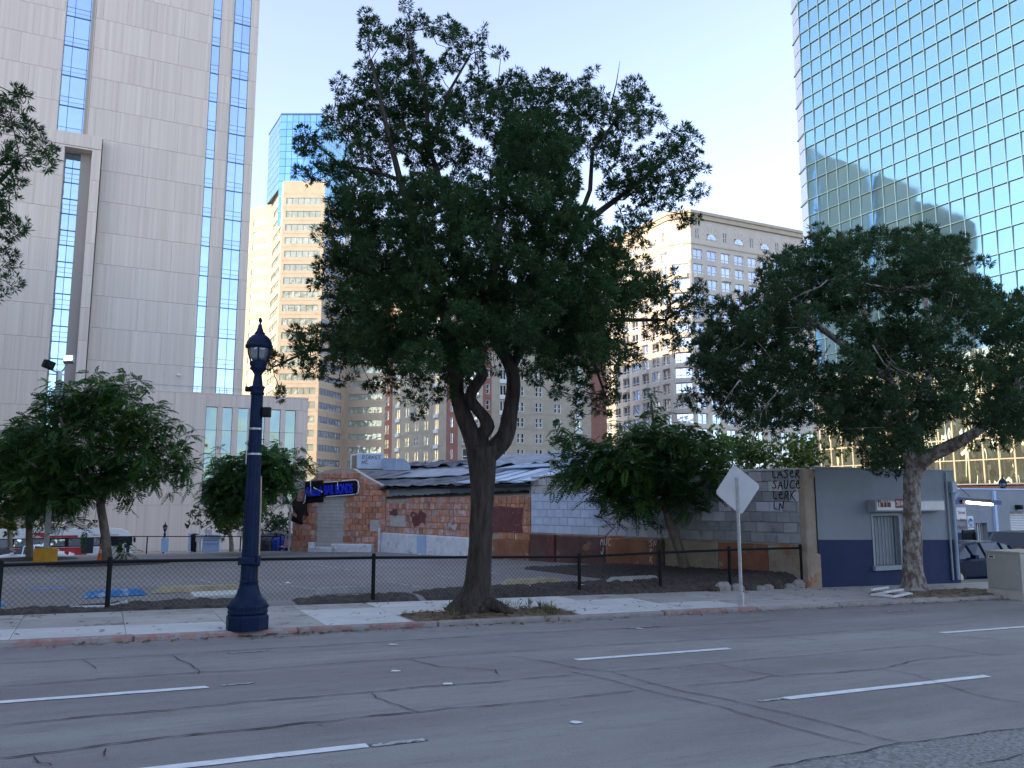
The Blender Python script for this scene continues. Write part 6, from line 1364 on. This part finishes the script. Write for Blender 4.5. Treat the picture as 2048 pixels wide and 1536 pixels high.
# ---- fern pine at the left edge (only a few boughs reach the picture) -----
D2 = 13.2
LO = [(30,188,22),(52,200,20),(15,235,35),(60,262,28),(82,300,24),(98,308,18),(40,310,30),(5,330,30),(92,332,12),(18,390,25),(35,372,20),(18,450,34),(40,462,16),(8,520,30),(18,565,20),(4,592,14),(-30,300,45),(-40,420,50),(-60,200,60),(-60,540,45)]
for k in range(60): LO.append((random.uniform(-520,-60), random.uniform(40,640), random.uniform(45,70)))
lt = thing('fern_pine_tree', 'dark leafy bough of a tree entering at the left picture edge', 'tree', T(*fwd(-250,1260,D2)), 'fern pines along the pavement')
tb_ = MB(); g1 = stem(tb_, [(-252,1275,40),(-250,1230,30),(-250,1000,26),(-245,800,26),(-240,640,20)], D2, 14); g2 = stem(tb_, [(-242,700,16),(-160,560,12),(-60,430,7),(30,330,3)], D2, 8)
B1, R1, T1 = blobs_px(LO, D2, 1.6, -200, 420); grow(tb_, [g1,g2,(np.array(fwd(-160,560,D2)),.07),(np.array(fwd(-60,430,D2)),.05)], B1, .006, cap_r=.06)
put('trunk', tb_.mesh('trunk', M['bark_dark'], True), lt, I4)
Q, Tt = tuft_leaves(B1, R1, T1, 480, 18, .098, .0092, G1, (.075,.075,.02), .1); put('crown', quads_mesh('crown', Q, Tt, 'leaf'), lt, I4); nQ += len(Q)
# ---- jacarandas on the lot ---------------------------------------------------
def jacaranda(label, base, D, trunk, limbs, poly, outl, n, r0, r1, dens, L, tone=(.8,1.2), col=(.05,.115,.036), dep=2.2, bark='bark_thin', seed=1):
    random.seed(seed); xs = [p[0] for p in poly]; cx, hw = (min(xs)+max(xs))/2, (max(xs)-min(xs))/2*1.1
    t = thing('jacaranda_tree', label, 'tree', T(*base), 'feathery trees on the lot'); mb = MB(); e = stem(mb, trunk, D, 12, .04); roots = [e]
    for L_ in limbs:
        P_ = [np.array(fwd(px,py,D+random.uniform(-.4,.4)*i)) for i, (px,py,h) in enumerate(L_)]; mb.tube(P_, [h*D/FPX for _,_,h in L_], 8, wob=.05); roots += [(q,.04) for q in P_[1:]]
    I_ = fill_poly(poly, n, r0, r1, .7); B, Rr, Tn = blobs_px(I_, D, dep, cx, hw, tone); B1, R1, T1 = blobs_px(outl, D, dep*.5, cx, hw, tone); B4, R4, T4 = blobs_px([(a,b_,r_,-dep*random.uniform(.6,1.1)*max(.1,1-((a-cx)/hw)**2)**.5) for a,b_,r_ in fill_poly(poly, n//2, r0, r1, .9)], D, 0, cx, hw, tone)
    B, Rr, Tn = B+B1+B4, Rr+R1+R4, Tn+T1+T4; grow(mb, roots, B[::2], .007, cap_r=.05); put('trunk', mb.mesh('trunk', M[bark], True), t, I4)
    Q, Tt = frond_leaves(B, Rr, Tn, dens, L, col); put('crown', quads_mesh('crown', Q, Tt, 'leaf'), t, I4); return len(Q)
b0 = on_lot(213,1128); D = float(np.array(b0)@_f0); bx, by = float(b0[0]), float(b0[1])
bumpy('planting_bed', bx-2.0, bx+2.2, by-1.6, by+1.2, lambda x,y: lot_z(y), M['mulch'], 40, 26, .12, shape=1)
nQ += jacaranda('feathery jacaranda with thin brown trunk beside the orange cone', b0, D, [(214,1130,12),(214,1110,9),(211,1075,8.5),(206,1040,8),(200,1005,8)],
  [[(200,1005,6),(170,940,5),(130,870,4),(110,800,2)],[(202,1010,6),(230,930,5),(250,850,4),(255,780,2)],[(200,1000,5),(270,930,4),(340,890,3)],[(200,1000,5),(120,960,4),(50,920,2)]],
  [(70,800),(110,765),(160,765),(200,750),(245,745),(290,765),(300,800),(330,820),(370,850),(392,900),(398,940),(380,965),(330,985),(280,985),(240,1005),(180,1030),(130,1020),(80,1020),(20,990),(-30,960),(-20,900),(10,850)],
  [(105,770,16),(85,800,16),(185,750,16),(250,752,18),(280,765,16),(298,775,10),(310,810,14),(330,820,12),(365,845,14),(380,870,12),(398,920,10),(395,945,10),(340,985,10),(375,975,10),(270,990,12),(150,1040,14),(255,1015,10),(120,1060,10),(170,1060,10),(190,1050,8),(265,1000,8)], 85, 20, 34, 185, .42, seed=3)
b1 = on_lot(60,1126); D = float(np.array(b1)@_f0)+2.5; b1 = fwd(60,1121,D)
bumpy('planting_bed', float(b1[0])-1.8, float(b1[0])+1.8, float(b1[1])-1.4, float(b1[1])+1.4, lambda x,y: lot_z(y), M['mulch'], 36, 26, .1, shape=1)
nQ += jacaranda('feathery jacaranda left of the yellow pole base', b1, D, [(60,1126,8),(59,1100,6.5),(58,1060,6),(57,1030,6)], [[(57,1030,5),(40,960,4),(20,900,2)],[(57,1030,5),(90,960,4),(110,900,2)]],
  [(-60,900),(0,850),(60,830),(130,860),(165,930),(170,1000),(140,1040),(90,1045),(30,1040),(-20,1030),(-60,1000)], [(60,1045,12),(100,1050,12),(130,1050,10),(20,1045,10),(0,1035,14),(85,1040,12),(150,1020,12)], 50, 18, 30, 185, .42, tone=(.75,1.1), seed=4)
b2 = on_lot(508,1103); D = float(np.array(b2)@_f0)-3
b2 = fwd(508,1108,D)
nQ += jacaranda('rounded jacaranda directly behind the navy street lamp', b2, D, [(508,1112,9),(509,1080,7),(512,1045,6.5),(514,1020,6)], [[(514,1020,5),(470,960,3),(440,920,2)],[(514,1020,5),(560,960,3),(590,930,2)],[(514,1020,4),(515,950,3),(515,900,2)]],
  [(405,960),(425,915),(470,905),(500,890),(560,888),(600,905),(628,935),(610,965),(580,990),(550,1010),(510,1035),(470,1050),(430,1040),(405,1010)], [(425,910,10),(440,895,8),(520,885,10),(560,885,10),(598,895,10),(622,925,10),(630,940,8),(600,985,10),(570,1010,10),(410,1000,10),(405,965,8),(430,1045,10),(460,1055,10),(545,1040,10),(490,1060,12),(520,1060,10)], 55, 16, 28, 190, .42, seed=5)
b3 = fwd(1367,1133,25.2)
nQ += jacaranda('leaning jacaranda in front of the blue block wall', b3, 25.2, [(1368,1136,10),(1362,1110,8.5),(1350,1075,8),(1340,1050,8),(1332,1020,7)], [[(1340,1052,5),(1355,1040,4),(1372,1018,4),(1378,1000,3)],[(1332,1020,5),(1320,950,4),(1310,880,3),(1302,800,2)],[(1332,1020,5),(1260,960,4),(1180,920,3),(1120,890,2)],[(1332,1020,5),(1380,950,4),(1430,900,2)],[(1330,1015,4),(1335,930,3),(1345,860,2)]],
  [(1100,860),(1150,855),(1190,880),(1240,860),(1290,830),(1340,840),(1400,850),(1460,880),(1475,930),(1450,985),(1400,1010),(1345,1015),(1300,1035),(1230,1045),(1190,1010),(1170,980),(1110,975),(1105,930),(1130,905)],
  [(1110,858,12),(1130,850,10),(1095,880,8),(1170,880,12),(1105,920,10),(1115,970,12),(1105,985,8),(1150,985,12),(1175,1000,12),(1200,1040,12),(1235,1050,10),(1290,1050,12),(1320,1050,12),(1380,1020,14),(1420,1020,12),(1440,1000,12),(1470,960,12),(1300,800,10),(1310,820,12),(1298,785,7),(1325,830,12),(1280,840,14),(1350,880,12),(1400,860,14),(1250,850,14)], 72, 18, 30, 210, .42, tone=(.7,1.15), dep=2.4, seed=6)
# young shoots at the foot of the first jacaranda
random.seed(21)
sh = thing('jacaranda_sapling', 'small feathery sapling at the foot of the jacaranda by the cone', 'sapling', T(bx+.35,by-.3,lot_z(by))); P0 = np.array([bx+.35,by-.3,lot_z(by)])
mb = MB(); mb.tube([P0,P0+[.05,0,.5],P0+[.1,0,.75]],[.015,.01,.006],5); put('stem', mb.mesh('stem', M['bark_thin']), sh, I4)
Q, Tt = frond_leaves([P0+[.1,0,.7],P0+[.2,0,.45]],[.25,.25],[1.2,1.2],190,.5,(.05,.11,.03)); put('crown', quads_mesh('crown', Q, Tt, 'leaf'), sh, I4)
# ---- trees further off -------------------------------------------------------
def bush(label, D, base_px, blobs, col, dens, L, w, bark='bark_thin', grp='trees in the streets behind', warmf=.3, trunk_h=5):
    bp = fwd(base_px[0],base_px[1],D); t = thing('broadleaf_tree', label, 'tree', T(*bp), grp); mb = MB(); cx = sum(b_[0] for b_ in blobs)/len(blobs); cy = sum(b_[1] for b_ in blobs)/len(blobs)
    e = stem(mb, [(base_px[0],base_px[1]+4,trunk_h),(base_px[0],(base_px[1]+cy)/2,trunk_h*.8),(cx,cy,trunk_h*.5)], D, 8); B, Rr, Tn = blobs_px(blobs, D, 1.5, cx, 100); grow(mb, [e], B, .015, cap_r=.12, n=4); put('trunk', mb.mesh('trunk', M[bark], True), t, I4)
    Q, Tt = tuft_leaves(B, Rr, Tn, dens, 9, L, w, col, (col[0]*2.2,col[1]*1.7,col[2]), warmf, .2); put('crown', quads_mesh('crown', Q, Tt, 'leaf'), t, I4)
random.seed(31)
bush('yellow-green broadleaf tree rising behind the tagged block wall', 55, (1600,990), [(random.gauss(1600,28),random.gauss(912,20),random.uniform(12,20)) for _ in range(38)]+[(1625,878,14),(1640,900,14),(1615,890,14),(1650,925,12)], (.07,.12,.03), 26, .26, .07)
bush('olive green broadleaf tree behind the wall left of the diamond sign', 58, (1500,990), [(random.gauss(1505,30),random.gauss(908,18),random.uniform(12,20)) for _ in range(36)], (.055,.1,.03), 26, .26, .07)
bush('bright green treetop between the pale block and the big fern pine', 62, (1440,980), [(random.gauss(1440,26),random.gauss(890,16),random.uniform(12,18)) for _ in range(26)], (.06,.13,.03), 24, .26, .07)
bush('ragged yellowing street tree behind the white kiosk sign', 62, (462,1112), [(random.gauss(455,24),random.gauss(1045,14),random.uniform(8,13)) for _ in range(34)]+[(385,1030,8),(395,1022,8),(405,1045,8),(382,1050,6),(415,1030,10)], (.06,.085,.03), 26, .24, .06)
bush('dense dark conifer behind the left end of the brick shop', 60, (553,1105), [(random.gauss(553,12),1030+i*1.5,random.uniform(8,14)) for i in range(34)], (.03,.075,.035), 28, .22, .05, warmf=.05)
bush('thin street tree with yellowish leaves in front of the bus', 62, (20,1112), [(random.gauss(18,14),random.gauss(1045,9),random.uniform(6,10)) for _ in range(20)], (.1,.11,.025), 30, .22, .06)
# tufts of weeds in the pit
wd_ = []
for k in range(26): 
    p = on_walk(random.choice((random.gauss(1000,12),random.gauss(905,8),1060,1085,1100)), random.uniform(1216,1238)); wd_.append(p)
Q, Tt = tuft_leaves([np.array(p)+[0,0,-.02] for p in wd_],[.08]*26,[1.0]*26,900,4,.16,.006,(.07,.09,.035),(.2,.17,.08),.5,1.0); put('weeds', quads_mesh('weeds', Q, Tt, 'leaf'), None, I4, kind='stuff')
# fallen leaves along the kerb, in the pits and round the trunks
n = 2600; P_ = np.zeros((n,3)); k = 0
while k < n:
    c = random.random()
    if c < .45: x, y = random.uniform(-1,24), 13.7-abs(random.gauss(0,.16)); z = road_z(x)+.012
    elif c < .75: x, y = random.uniform(5.1,8.3), random.uniform(13.9,14.95); z = walk_z(x)+.03
    elif c < .9: x, y = random.uniform(17.5,21.5), random.uniform(13.9,15.1); z = walk_z(x)+.04
    else: x, y = random.uniform(-3,20), random.uniform(13.9,16.7); z = walk_z(x)+.008
    if c < .45 and not (2 < x < 5 or random.random() < .35): continue
    P_[k] = (x,y,z+random.uniform(0,.015)); k += 1
a_ = rng.random(n)*6.28; d_ = np.stack([np.cos(a_),np.sin(a_),rng.normal(size=n)*.15],1); s_ = np.stack([-np.sin(a_),np.cos(a_),rng.normal(size=n)*.2],1); L_ = (.025+.045*rng.random((n,1)))
Q = np.stack([P_-d_*L_, P_+s_*L_*.3, P_+d_*L_, P_-s_*L_*.3],1); Tt = np.array([.2,.13,.06])*(.4+rng.random((n,1)))
put('fallen_leaves', quads_mesh('fallen_leaves', Q, Tt, 'leaf'), None, I4, kind='stuff')
